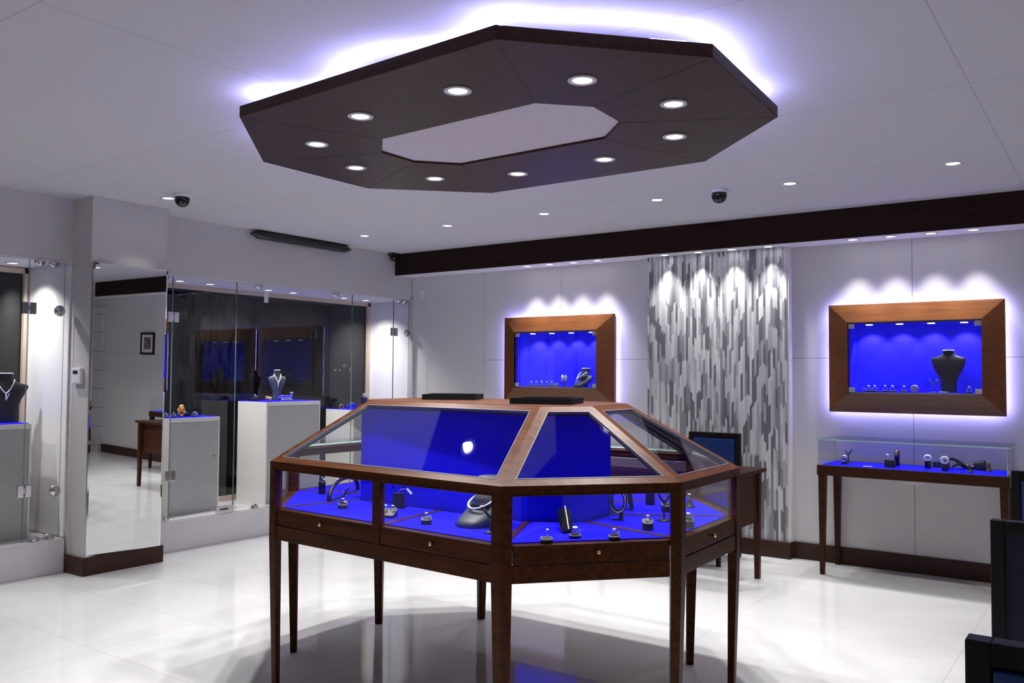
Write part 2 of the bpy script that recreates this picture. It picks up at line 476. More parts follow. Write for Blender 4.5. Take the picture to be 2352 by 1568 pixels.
# left wall: header, column, kerbs, bays, windows
COL0, COL1, XCOL = 3.225, 3.815, -5.945
struct(MB().box(-6.86, XL, COL1, YB - .001, 2.217, ZC).build('wall_left', 'wall_plain'))
struct(MB().box(-6.86, XL, YF, COL0, 2.222, ZC).build('wall_left_near', 'wall_plain'))
struct(MB().box(-6.86, XCOL, COL0, COL1, 0, ZC).build('wall_column', 'wall_plain'))
struct(MB().box(-6.86, -6.21, COL0 - .012, COL0 - .001, 0.24, 2.22).build('wall_bay_near', 'bay_white'))
struct(MB().box(-6.86, -6.21, COL1 + .001, COL1 + .012, 0.24, 2.216).build('wall_bay_left', 'bay_white'))
struct(MB().box(-6.175, XCOL + .02, COL0 - .02, COL0, 0, .125).box(XCOL, XCOL + .02, COL0, COL1 + .01, 0, .125)
       .build('baseboard_column', 'skirting_wood', bevel=.004))
struct(MB().box(-6.86, -6.185, COL1, YB - .04, 0, .24, bev=.006).build('trim_5', 'kerb'))
struct(MB().box(-6.86, -6.172, YF, COL0 - .021, 0, .24, bev=.006).build('trim_6', 'kerb'))
struct(MB().box(-6.86, -6.215, COL1 + .013, YB - .021, 2.205, 2.216).build('trim_7', 'soffit'))
struct(MB().box(-6.86, -6.215, YF, COL0 - .013, 2.210, 2.221).build('trim_8', 'soffit'))

def bay_window(name, y0, y1, splits):
    e = bpy.data.objects.new(name, None); COL.objects.link(e); struct(e)
    mb = MB()
    mb.box(-6.87, -6.80, y0, y0 + .035, .24, 2.204); mb.box(-6.87, -6.80, y1 - .035, y1, .24, 2.204)
    mb.box(-6.87, -6.80, y0, y1, 2.165, 2.204); mb.box(-6.87, -6.80, y0, y1, .24, .285)
    mb.build('window_frame', 'beige', e)
    MB().box(-6.838, -6.832, y0 + .036, y1 - .036, .286, 2.164).build('window_pane', 'night_glass', e)
    return e
bay_window('window_1', COL1 + .013, YB - .022, [])
bay_window('window_2', YF, COL0 - .014, [])

# far street lights seen through the night window
M['asphalt'] = plain('dark asphalt', (0.01, 0.01, 0.012), 0.9)
struct(MB().box(-95, -7.3, 20, 95, -2.2, -2.0).build('ground', 'asphalt'))
for i, (y, z, r, m) in enumerate(((56.0, 1.76, .12, 'city'), (56.6, 1.76, .10, 'city'), (57.1, 2.2, .13, 'city'), (57.9, 1.8, .12, 'city'),
                                  (59.1, 1.8, .09, 'city'), (59.8, 2.5, .10, 'city_blue'), (60.2, 2.7, .10, 'city_blue'), (60.6, 1.4, .11, 'city_blue'))):
    if m == 'city': t = thing('street_light', 'small warm street light far away in the night outside the shop window', 'street light', (-60, y, -2.0), 0, 'warm street lights outside')
    else: t = thing('street_light', 'small blue street light far away in the night outside the shop window', 'street light', (-60, y, -2.0), 0, 'blue street lights outside')
    MB().tube([(0, 0, 0), (0, 0, z + 2.0 - r)], .04, 8).build('pole', 'black_plastic', t)
    MB().sphere((0, 0, z + 2.0), r, 10).build('lamp', m, t)

# ================================================================ lamps
def make_downlight(name, r, label, cat, group, power, angle, blend, loc, radius=.03):
    t = thing(name, label, cat, loc, 0, group)
    MB().lathe([(r * .70, -.001), (r * .78, -.005), (r, -.004), (r, 0.0), (r * .70, 0.0)], seg=24).build('trim_ring', 'white_plastic', t)
    MB().lathe([(0.0, -.0015), (r * .70, -.0015), (r * .70, -.0005), (0, -.0005)], seg=24).build('lens', 'lamp_glow', t)
    spot('lamp_light', t, (0, 0, -.012), power, angle, blend, radius)
    return t
cl = [(-5.59, 'farthest left of the ceiling downlights along the dark beam'), (-4.62, 'second from left of the ceiling downlights along the dark beam'),
      (-3.65, 'third from left of the ceiling downlights along the dark beam'), (-2.69, 'ceiling downlight left of the right dome camera'),
      (-1.75, 'ceiling downlight right of the right dome camera'), (-0.80, 'ceiling downlight nearest the right edge of the photo')]
first = None
for i, (x, lb) in enumerate(cl):
    lb = 'small round ' + lb
    if first is None:
        first = make_downlight('ceiling_downlight', .052, lb, 'downlight', 'downlights in the white ceiling', P_CEIL, 96, 1.0, (x, 5.55, ZC))
    else:
        dup(first, (x, 5.55, ZC), 0, lb)
dup(first, (-5.57, 3.57, ZC), 0, 'small round ceiling downlight beside the left dome camera')
for (x, y) in ((0.16, 5.55), (1.12, 5.55), (-5.57, 1.6), (-5.57, -.4), (-3.6, -.9), (-1.7, -.9), (.2, -.9), (1.4, 1.0), (1.4, 3.2)):
    dup(first, (x, y, ZC), 0, 'small round ceiling downlight outside the photo over the rest of the shop', group='downlights over the rest of the shop')

soff = [(-4.60, 'small display frame', 'first'), (-4.35, 'small display frame', 'second'), (-4.09, 'small display frame', 'third'), (-3.84, 'small display frame', 'fourth'),
        (-3.18, 'mosaic pier', 'first'), (-2.88, 'mosaic pier', 'second'), (-2.59, 'mosaic pier', 'third'), (-2.29, 'mosaic pier', 'fourth'),
        (-1.65, 'large display frame on the right', 'first'), (-1.385, 'large display frame on the right', 'second'), (-1.115, 'large display frame on the right', 'third'), (-0.845, 'large display frame on the right', 'fourth')]
first = None
for x, over, k in soff:
    lb = 'round soffit downlight over the %s, %s from the left' % (over, k)
    if first is None:
        first = make_downlight('soffit_downlight', .047, lb, 'downlight', 'downlights in the soffit behind the dark beam', P_SOFF, 68, 1.0, (x, 6.71, 2.45), .02)
    else: dup(first, (x, 6.71, 2.45), 0, lb)
bl = [(4.34, 'first'), (4.64, 'second'), (5.27, 'third'), (5.57, 'fourth'), (6.24, 'fifth'), (6.55, 'sixth')]
first = None
for y, k in bl:
    lb = 'round showcase downlight in the glass bay soffit, %s from the mirror column' % k
    if first is None:
        first = make_downlight('showcase_downlight', .05, lb, 'downlight', 'downlights over the glass showcase', P_BAY, 125, 1.0, (-6.57, y, 2.204), .02)
    else: dup(first, (-6.57, y, 2.204), 0, lb)
dup(first, (-6.57, 2.98, 2.209), 0, 'round showcase downlight in the far left bay left of the column')
for y in (2.6, 1.9):
    dup(first, (-6.57, y, 2.209), 0, 'round showcase downlight of the left bay outside the photo', group='left bay downlights outside the photo')

# ================================================================ pendant octagon ceiling panel
PEN = [(-3.145, 2.351), (-1.697, 2.278), (-1.165, 2.846), (-1.207, 3.670), (-1.772, 4.222), (-3.171, 4.230), (-3.717, 3.709), (-3.711, 2.930)]
PIN = [(-2.875, 2.963), (-1.968, 2.921), (-1.795, 3.097), (-1.807, 3.360), (-1.993, 3.550), (-2.882, 3.572), (-3.054, 3.388), (-3.054, 3.145)]
ZP = 2.54
pend = thing('ceiling_panel', 'large dark wood octagonal ceiling panel with ten lamps and a white centre', 'ceiling panel', (0, 0, 0))
mb = MB()
n = 8
vs = [(x, y, ZP) for x, y in PEN] + [(x, y, ZP) for x, y in PIN] + [(x, y, ZP + .05) for x, y in PEN] + [(x, y, ZP + .05) for x, y in PIN]
fs = []
for i in range(n):
    k = (i + 1) % n
    fs += [(i, k, n + k, n + i), (16 + i, 24 + i, 24 + k, 16 + k), (i, 16 + i, 16 + k, k), (8 + i, 8 + k, 24 + k, 24 + i)]
mb.quad_faces(vs, fs)
mb.build('veneer_ring', 'panel_wood', pend, bevel=.003)
mb = MB()   # mitre joints, thin dark inlays
for i in range(n):
    a, b = Vector(PEN[i]), Vector(PIN[i]); d = (b - a); d.normalize(); s_ = Vector((-d.y, d.x)) * .0035
    a2, b2 = a + d * .02, b - d * .005
    q = [a2 - s_, b2 - s_, b2 + s_, a2 + s_]
    mb.prism([tuple(v) for v in q], ZP - .0006, ZP + .001)
mb.build('mitre_joint', 'black_wood', pend)
MB().prism(offset_poly(PIN, -.004), ZP + .012, ZP + .03).build('white_infill', 'soffit', pend)
mb = MB()
ho = offset_poly(PEN, .35)
for i in (0, 2, 4, 6): mb.lathe([(.018, 0), (.018, ZC - ZP - .051)], (ho[i][0], ho[i][1], ZP + .05), 10)
mb.build('hanger', 'steel', pend)
# LED rope lying loosely on top of the panel near its edge
rope = []
ro = offset_poly(PEN, .055)
for i in range(n):
    a, b = Vector(ro[i]), Vector(ro[(i + 1) % n]); L_ = (b - a).length; d = (b - a) / L_; nn = Vector((-d.y, d.x))
    m_ = max(3, int(L_ / .06))
    for j in range(m_):
        t_ = j / m_; s_ = i * 1.7 + t_ * L_ * 6.5
        off = .26 * (0.5 + 0.5 * math.sin(s_)) ** 1.5 * math.sin(PI * min(1, max(0, t_ * 1.02))) * (1.0 if i in (7, 0) else .35)
        rope.append(((a + d * (L_ * t_) + nn * off).x, (a + d * (L_ * t_) + nn * off).y, ZP + .062 + .006 * math.sin(s_ * 1.3)))
MB().tube(rope, .007, 6, closed=True).build('led_rope', 'led_pend', pend)
PL = [(-2.120, 2.609), (-1.653, 2.788), (-1.495, 3.245), (-1.695, 3.697), (-2.177, 3.883), (-2.736, 3.892), (-3.196, 3.725), (-3.384, 3.288), (-3.195, 2.841), (-2.690, 2.636)]
PL = [(-2.128, 2.612), (-1.660, 2.783), (-1.497, 3.240), (-1.700, 3.690), (-2.180, 3.880), (-2.736, 3.892), (-3.196, 3.725), (-3.384, 3.288), (-3.195, 2.841), (-2.690, 2.636)]
for (x, y) in PL:
    r = .056
    ring_ = MB().lathe([(r * .66, -.002), (r * .72, -.006), (r, -.005), (r, 0.0), (r * .66, 0.0)], seg=28).build('downlight', 'white_plastic', pend)
    ring_.location = (x, y, ZP)
    MB().lathe([(0, -.003), (r * .66, -.003), (r * .66, -.0005), (0, -.0005)], seg=28).build('lens', 'lamp_glow', ring_)
    spot('lamp_light', pend, (x, y, ZP - .02), P_PEND, 104, .55, .02)

# ================================================================ octagonal display case
CAS = [(-3.112, 2.525), (-1.790, 2.455), (-1.336, 2.958), (-1.356, 3.600), (-1.765, 4.075), (-3.100, 4.080), (-3.530, 3.640), (-3.525, 2.985)]
def inset_each(poly, ds):
    """inset every side i (from vertex i to i+1) of a ccw polygon by its own distance"""
    n = len(poly); L_ = []
    for i in range(n):
        p, q = Vector(poly[i]), Vector(poly[(i + 1) % n]); d = (q - p).normalized(); L_.append((p + Vector((-d.y, d.x)) * ds[i], d))
    out = []
    for i in range(n):
        (p, d), (q, e) = L_[i - 1], L_[i]
        t_ = ((q - p).x * e.y - (q - p).y * e.x) / (d.x * e.y - d.y * e.x); out.append(tuple(p + d * t_))
    return out
TOP = inset_each(CAS, (.442, .400, .437, .46, .47, .44, .45, .42))
COR = [(-2.98, 2.955), (-2.005, 2.935), (-1.812, 3.075), (-1.820, 3.300), (-2.005, 3.60), (-2.86, 3.62), (-3.05, 3.44), (-3.06, 3.14)]
ZL, ZT = 1.03, 1.295
case = thing('display_case', 'octagonal dark wood display case on tall legs with sloping glass top', 'display case', (-2.43, 3.28, 0))
CL = Vector((2.43, -3.28, 0))
def cbuild(mb, name, mats, parent=None, bevel=0.0):
    bmesh.ops.translate(mb.bm, verts=mb.bm.verts, vec=CL)
    return mb.build(name, mats, parent or case, bevel)
inn = offset_poly(CAS, .045)
inn2 = offset_poly(CAS, .030)
for i in range(8):
    p0, p1, p2 = Vector(CAS[i - 1]), Vector(CAS[i]), Vector(CAS[(i + 1) % 8])
    ea, eb = (p0 - p1).normalized(), (p2 - p1).normalized()
    q = [p1, p1 + eb * .042, Vector(inn[i]) + eb * .010, Vector(inn[i]) + ea * .010, p1 + ea * .042]
    q = [tuple(v) for v in q]
    c = sum((Vector(v) for v in q), Vector((0, 0))) / 5
    inw = (Vector(inn[i]) - p1) * .28
    foot = [tuple(c + inw + (Vector(v) - c) * .62) for v in q]
    mb = MB(); mb.prism(foot, 0.0, .69, top=q); cbuild(mb, 'leg', 'case_wood')
    mb = MB(); mb.prism(q, .69, ZL - .0305); cbuild(mb, 'post', 'case_wood')
def side_box(mb, i, t0, t1, z0, z1, d0, d1, mi=0):
    """box along side i between distances t0 (from start) and t1 (from end), inset d0..d1"""
    a, b = Vector(CAS[i]), Vector(CAS[(i + 1) % 8]); d = (b - a).normalized(); nn = Vector((-d.y, d.x))
    A, B = a + d * t0, b - d * t1
    q = [A + nn * d0, B + nn * d0, B + nn * d1, A + nn * d1]
    mb.prism([tuple(v) for v in q], z0, z1, mi)
    return (A + B) / 2 + nn * d0, d, nn
for i in range(8):
    mb = MB(); side_box(mb, i, .043, .043, .688, .750, .004, .028); cbuild(mb, 'apron', 'case_wood', bevel=.002)
    mb = MB(); side_box(mb, i, .043, .043, .992, ZL - .0305, .004, .030); cbuild(mb, 'top_rail', 'case_wood', bevel=.002)
    splits = [(.046, .046)]
    Ls = (Vector(CAS[(i + 1) % 8]) - Vector(CAS[i])).length
    if i in (0, 4):
        mid = .685 if i == 0 else Ls / 2
        splits = [(.046, Ls - mid + .022), (mid + .022, .046)]
        mb = MB(); side_box(mb, i, mid - .021, Ls - mid - .021, .752, .9915, .002, .032); cbuild(mb, 'mullion', 'case_wood', bevel=.002)
    for (t0, t1) in splits:
        mb = MB(); cpt, d, nn = side_box(mb, i, t0, t1, .754, .8195, .006, .028)
        dr = cbuild(mb, 'drawer', 'case_wood', bevel=.002)
        kb = MB(); kb.tube([(0, 0, 0), tuple(-nn * .010), tuple(-nn * .014), tuple(-nn * .019), tuple(-nn * .022)][:5] and
                           [(-nn * s_).to_3d() for s_ in (0, .008, .010, .016, .020)], [.004, .004, .0085, .0085, .002], 10)
        k = kb.build('knob', 'brass', dr)
        off = {1: .02}.get(i, 0)
        k.location = (cpt.x + d.x * off + CL.x, cpt.y + d.y * off + CL.y, .789)
        mb = MB(); side_box(mb, i, t0, t1, .822, .991, .012, .017); cbuild(mb, 'side_pane', 'roof_glass')
mb = MB(); mb.prism(offset_poly(CAS, .018), .800, .8185); cbuild(mb, 'deck', 'case_wood')
# velvet pads between brown strips, one wedge per drawer
def wedge(poly, inset):
    return offset_poly(poly, inset)
din = offset_poly(CAS, .034)
mid0 = Vector(din[0]).lerp(Vector(din[1]), .52); cmid0 = Vector(COR[0]).lerp(Vector(COR[1]), .52)
mid4 = Vector(din[4]).lerp(Vector(din[5]), .5); cmid4 = Vector(COR[4]).lerp(Vector(COR[5]), .5)
wedges = []
for i in range(8):
    k = (i + 1) % 8
    if i == 0:
        wedges += [[din[0], tuple(mid0), tuple(cmid0), COR[0]], [tuple(mid0), din[1], COR[1], tuple(cmid0)]]
    elif i == 4:
        wedges += [[din[4], tuple(mid4), tuple(cmid4), COR[4]], [tuple(mid4), din[5], COR[5], tuple(cmid4)]]
    else:
        wedges.append([din[i], din[k], COR[k], COR[i]])
for wd in wedges:
    mb = MB(); mb.prism(wedge(wd, .016), .8185, .823); cbuild(mb, 'velvet_pad', 'velvet')
def divider(a, b):
    a, b = Vector(a), Vector(b); d = (b - a).normalized(); nn = Vector((-d.y, d.x)) * .0135
    q = [a + d * .012 - nn, b - d * .006 - nn, b - d * .006 + nn, a + d * .012 + nn]
    q = [tuple(v) for v in q]
    mb = MB(); mb.prism(q, .8186, .8245); cbuild(mb, 'divider', 'case_wood', bevel=.001)
for i in range(8): divider(din[i], COR[i])
divider(mid0, cmid0); divider(mid4, cmid4)
mb = MB(); mb.prism(COR, .8187, 1.268); cbuild(mb, 'velvet_core', 'velvet')
# sloping roof frame
mb = MB()
mb.prism(CAS, ZL - .030, ZL); 
# open the ledge: rebuild as ring
mb.bm.clear()
li = offset_poly(CAS, .034)
vs = [(x, y, ZL - .030) for x, y in CAS] + [(x, y, ZL - .030) for x, y in li] + [(x, y, ZL) for x, y in CAS] + [(x, y, ZL) for x, y in li]
fs = []
for i in range(8):
    k = (i + 1) % 8
    fs += [(i, 8 + i, 8 + k, k), (16 + i, 16 + k, 24 + k, 24 + i), (i, k, 16 + k, 16 + i), (8 + i, 24 + i, 24 + k, 8 + k)]
mb.quad_faces(vs, fs); cbuild(mb, 'ledge', 'case_wood')
mb = MB(); mb.prism(TOP, ZT - .02, ZT + .001); cbuild(mb, 'top_board', 'case_wood')
for i in range(8):
    k = (i + 1) % 8
    A, B = Vector((*CAS[i], ZL)), Vector((*CAS[k], ZL)); Cc, D = Vector((*TOP[k], ZT)), Vector((*TOP[i], ZT))
    nrm = (B - A).cross(D - A).normalized()
    # plane basis
    ex = (B - A).normalized(); ey = nrm.cross(ex)
    P2 = [((v - A).dot(ex), (v - A).dot(ey)) for v in (A, B, Cc, D)]
    w0, w1, w2 = .036, .036, .042
    Q2 = offset_poly(P2, .036)
    Q3 = offset_poly(P2, .0395)
    to3 = lambda p, dz=0: A + ex * p[0] + ey * p[1] + nrm * dz
    mb = MB()
    o_t = [to3(p) for p in P2]; o_b = [to3(p, -.022) for p in P2]; i_t = [to3(p) for p in Q2]; i_b = [to3(p, -.022) for p in Q2]
    vs = o_t + i_t + o_b + i_b; fs = []
    for a in range(4):
        b = (a + 1) % 4
        fs += [(a, b, 4 + b, 4 + a), (8 + a, 12 + a, 12 + b, 8 + b), (4 + a, 4 + b, 12 + b, 12 + a)]
    mb.quad_faces(vs, fs); cbuild(mb, 'roof_frame', 'case_wood')
    mb = MB()
    a_t = [to3(p, .0012) for p in Q2]; b_t = [to3(p, .0012) for p in Q3]; a_b = [to3(p, -.012) for p in Q2]; b_b = [to3(p, -.012) for p in Q3]
    vs = a_t + b_t + a_b + b_b; fs = []
    for a in range(4):
        b = (a + 1) % 4
        fs += [(a, b, 4 + b, 4 + a), (4 + a, 4 + b, 12 + b, 12 + a), (8 + a, 12 + a, 12 + b, 8 + b)]
    mb.quad_faces(vs, fs); cbuild(mb, 'pane_bead', 'bead')
    mb = MB(); g = [to3(p, -.003) for p in Q3]; g2 = [to3(p, -.009) for p in Q3]
    vs = g + g2
    mb.quad_faces(vs, [(0, 1, 2, 3), (7, 6, 5, 4)]); 
    mb.quad_faces(vs, [(0, 4, 5, 1), (1, 5, 6, 2), (2, 6, 7, 3), (3, 7, 4, 0)], mi=1)
    cbuild(mb, 'roof_pane', ['roof_glass', 'glass_edge'])

# two shallow black trays on top
def tray(loc, rz, label):
    t = thing('tray', label, 'tray', loc, rz, 'black trays on top of the octagonal case')
    w_, h_, th = .135, .026, .010
    MB().box(-w_, w_, -w_, w_, 0, .006).build('tray_base', 'matte_black', t)
    mb = MB()
    mb.box(-w_, w_, -w_, -w_ + th, .006, h_); mb.box(-w_, w_, w_ - th, w_, .006, h_)
    mb.box(-w_, -w_ + th, -w_ + th, w_ - th, .006, h_); mb.box(w_ - th, w_, -w_ + th, w_ - th, .006, h_)
    mb.build('tray_rim', 'matte_black', t)
    return t
tray((-2.775, 3.395, ZT + .0012), R(30), 'shallow black square tray at the left end of the case top')
tray((-2.075, 3.19, ZT + .0012), R(20), 'shallow black square tray at the right end of the case top')

# ================================================================ jewellery builders
def band_pts(r, n=20, phase=0):
    return [(r * math.cos(2 * PI * i / n + phase), 0, r * math.sin(2 * PI * i / n + phase)) for i in range(n)]
def ring(loc, label, rz=0, r=.010, stone=.0055, metal='silver', gem='diamond', group=None, price=False, tilt=0):
    t = thing('ring', label, 'ring', loc, rz, group)
    t.rotation_euler = (tilt, 0, rz)
    MB().tube([(x, y, z + r * .9) for x, y, z in band_pts(r)], r * .16, 6, closed=True).build('band', metal, t)
    MB().gem((0, 0, r * 1.95 + stone * .6), stone).build('stone', gem, t)
    if price:
        MB().box(.004, .020, -.003, -.002, r * .9, r * .9 + .008).build('price_tag', 'white_paper', t)
    return t
def ring_stand(loc, label, rz=0, w=.038, d=.032, h=.022, group=None):
    """rounded block with a slanted top edged in grey piping"""
    t = thing('ring_stand', label, 'ring stand', loc, rz, group)
    n = 20
    pl = []
    for i in range(n):
        a = 2 * PI * i / n
        ca, sa = math.cos(a), math.sin(a)
        pl.append((w / 2 * math.copysign(abs(ca) ** .7, ca), d / 2 * math.copysign(abs(sa) ** .7, sa)))
    zt = [h * (.62 + .38 * (y / d + .5)) for x, y in pl]
    rings = [[(x, y, 0) for x, y in pl], [(x, y, z) for (x, y), z in zip(pl, zt)],
             [(x * .8, y * .8, z + .003) for (x, y), z in zip(pl, zt)]]
    MB().loft(rings, smooth=False).build('block', 'black_velvet', t)
    MB().tube([(x * .93, y * .93, z + .0012) for (x, y), z in zip(pl, zt)], .0012, 6, closed=True).build('piping', 'piping', t)
    return t
def block_stand(loc, label, rz=0, w=.05, d=.04, h=.06, base=.062, group=None, mat='black_velvet', rounded=False, name='display_block', cat='display stand'):
    t = thing(name, label, cat, loc, rz, group)
    if rounded:
        MB().lathe([(w / 2, 0), (w / 2, h * .94), (w * .46, h), (0, h)], seg=20, sy=d / w).build('block', mat, t)
    else:
        MB().box(-w / 2, w / 2, -d / 2, d / 2, .004, h, bev=.003).build('block', mat, t)
        MB().box(-base / 2, base / 2, -base * .42, base * .42, 0, .004).build('foot_plate', 'black_glossy', t)
    return t
def earring_stand(loc, label, rz=0, h=.085, spread=.03, drops=False, group=None, mat='black_velvet', base=.022):
    t = thing('earring_stand', label, 'earring stand', loc, rz, group)
    MB().lathe([(base, 0), (base, .004), (base * .85, .007), (.004, .009)], seg=16).build('base', mat, t)
    MB().tube([(0, 0, .006), (0, 0, h * .62)], .0042, 8).build('stem', mat, t)
    for s_ in (-1, 1):
        MB().tube([(0, 0, h * .58), (s_ * spread * .55, 0, h * .78), (s_ * spread, 0, h)], [.0048, .0045, .004], 8).build('arm', mat, t)
    return t
def earrings(loc, label, rz=0, h=.085, spread=.03, size=.005, drop=0.0, mat='diamond', group=None):
    out = None
    t = thing('earrings', label, 'earrings', loc, rz, group)
    for s_ in (-1, 1):
        mb = MB(); mb.gem((s_ * spread, -.005, h + .002), size)
        if drop:
            mb.sphere((s_ * spread, -.006, h - drop * .45), drop * .28, 10, sz=2.0)
            mb.tube([(s_ * spread, -.006, h), (s_ * spread, -.006, h - drop * .3)], .0012, 6)
        mb.build('stud', mat, t)
    return t
def bracelet(loc, label, rz=0, r=.032, th=.004, metal='silver', beads=0, group=None, tilt=0, arc=1.0, name='bracelet', cat='bracelet'):
    t = thing(name, label, cat, loc, rz, group)
    t.rotation_euler = (tilt, 0, rz)
    pts = []
    n = 36
    for i in range(n if arc == 1 else int(n * arc) + 1):
        a = 2 * PI * i / n + (PI / 2 - PI * arc)
        pts.append((r * math.cos(a), 0, r + r * math.sin(a)))
    MB().tube(pts, th, 8, closed=(arc == 1)).build('band', metal, t)
    if beads:
        mb = MB()
        for i in range(beads):
            a = PI * .15 + PI * .7 * i / (beads - 1)
            mb.gem(((r) * math.cos(a), 0, r + (r + th * .6) * math.sin(a)), th * 1.25)
        mb.build('stones', 'diamond' if metal != 'gold' else 'gold', t)
    return t

def ellipse_ring(cx, cy, z, a, b, n=28, p=1.0, tilt=0.0):
    r = []
    for i in range(n):
        t = 2 * PI * i / n
        c_, s_ = math.cos(t), math.sin(t)
        x = a * math.copysign(abs(c_) ** p, c_); y = b * math.copysign(abs(s_) ** p, s_)
        r.append((cx + x, cy + y, z + tilt * y))
    return r
def torso_bust(loc, label, rz, h, w, mat='black_velvet', shoulder=.72, cap='bust_cap', waist=.55, lean=0.0, necklace=None, nl_label=None, price=False, cat='necklace bust'):
    """standing torso form: narrow waist, flaring chest, square shoulders, neck with pale cap"""
    t = thing('necklace_bust', label, cat, loc, rz)
    hw = w / 2
    prof = [(0, waist * hw * 1.05, .060), (.04, waist * hw, .058), (.30, waist * hw * 1.03, .060), (.48, hw * .72, .066), (.62, hw * .90, .070), (shoulder - .02, hw, .062),
            (shoulder + .03, hw * .97, .050), (shoulder + .07, hw * .62, .040), (shoulder + .105, hw * .38, .036), ((shoulder + 1.12) / 2, hw * .32, .034), (1.0, hw * .33, .036)]
    rings = []
    for z, a, b in prof:
        rings.append(ellipse_ring(0, lean * z, z * h, a, b * h * 1.25, p=.8))
    MB().loft(rings).build('torso', mat, t)
    MB().lathe([(.0001, 0), (hw * .34, 0), (hw * .35, .004), (hw * .30, .007), (.0001, .007)], (0, lean, h), 24, sy=.9).build('neck_cap', cap, t)
    if necklace:
        n_ = thing('necklace', nl_label, 'necklace', loc, rz)
        def front(z):
            za = z / h
            for (z0, a0, b0), (z1, a1, b1) in zip(prof, prof[1:]):
                if z0 <= za <= z1:
                    f_ = (za - z0) / (z1 - z0); return (a0 + (a1 - a0) * f_, (b0 + (b1 - b0) * f_) * h * 1.25, lean * za)
            return (hw * .3, .03, 0)
        pts = []
        for i in range(25):
            u = -1 + 2 * i / 24
            z = h * (.60 + (.88 - .60) * abs(u) ** 1.15)
            a, b, ly = front(z)
            x = hw * .40 * math.copysign(abs(u) ** .8, u)
            yy = -b * (max(0.02, 1 - min(1, abs(x / a)) ** 2.5)) ** .4
            pts.append((x, ly + yy - .003, z))
        MB().tube(pts, .0045 if h > .2 else .003, 8).build('chain', 'pearl', n_)
        zc = h * .60; a, b, ly = front(zc - .02)
        MB().tube([(0, ly - b - .004, zc), (0, ly - b - .004, zc - .02), (0.0, ly - b - .004, zc - .05)], [.004, .005, .002], 8).build('pendant', 'diamond', n_)
        if price:
            MB().quad_faces([(.012, ly - b - .012, zc - .01), (.024, ly - b - .014, zc + .004), (.005, ly - b - .012, zc - .045), (-.008, ly - b - .012, zc - .052)], [(0, 1, 2, 3)]).build('price_tag', 'white_paper', n_)
    return t
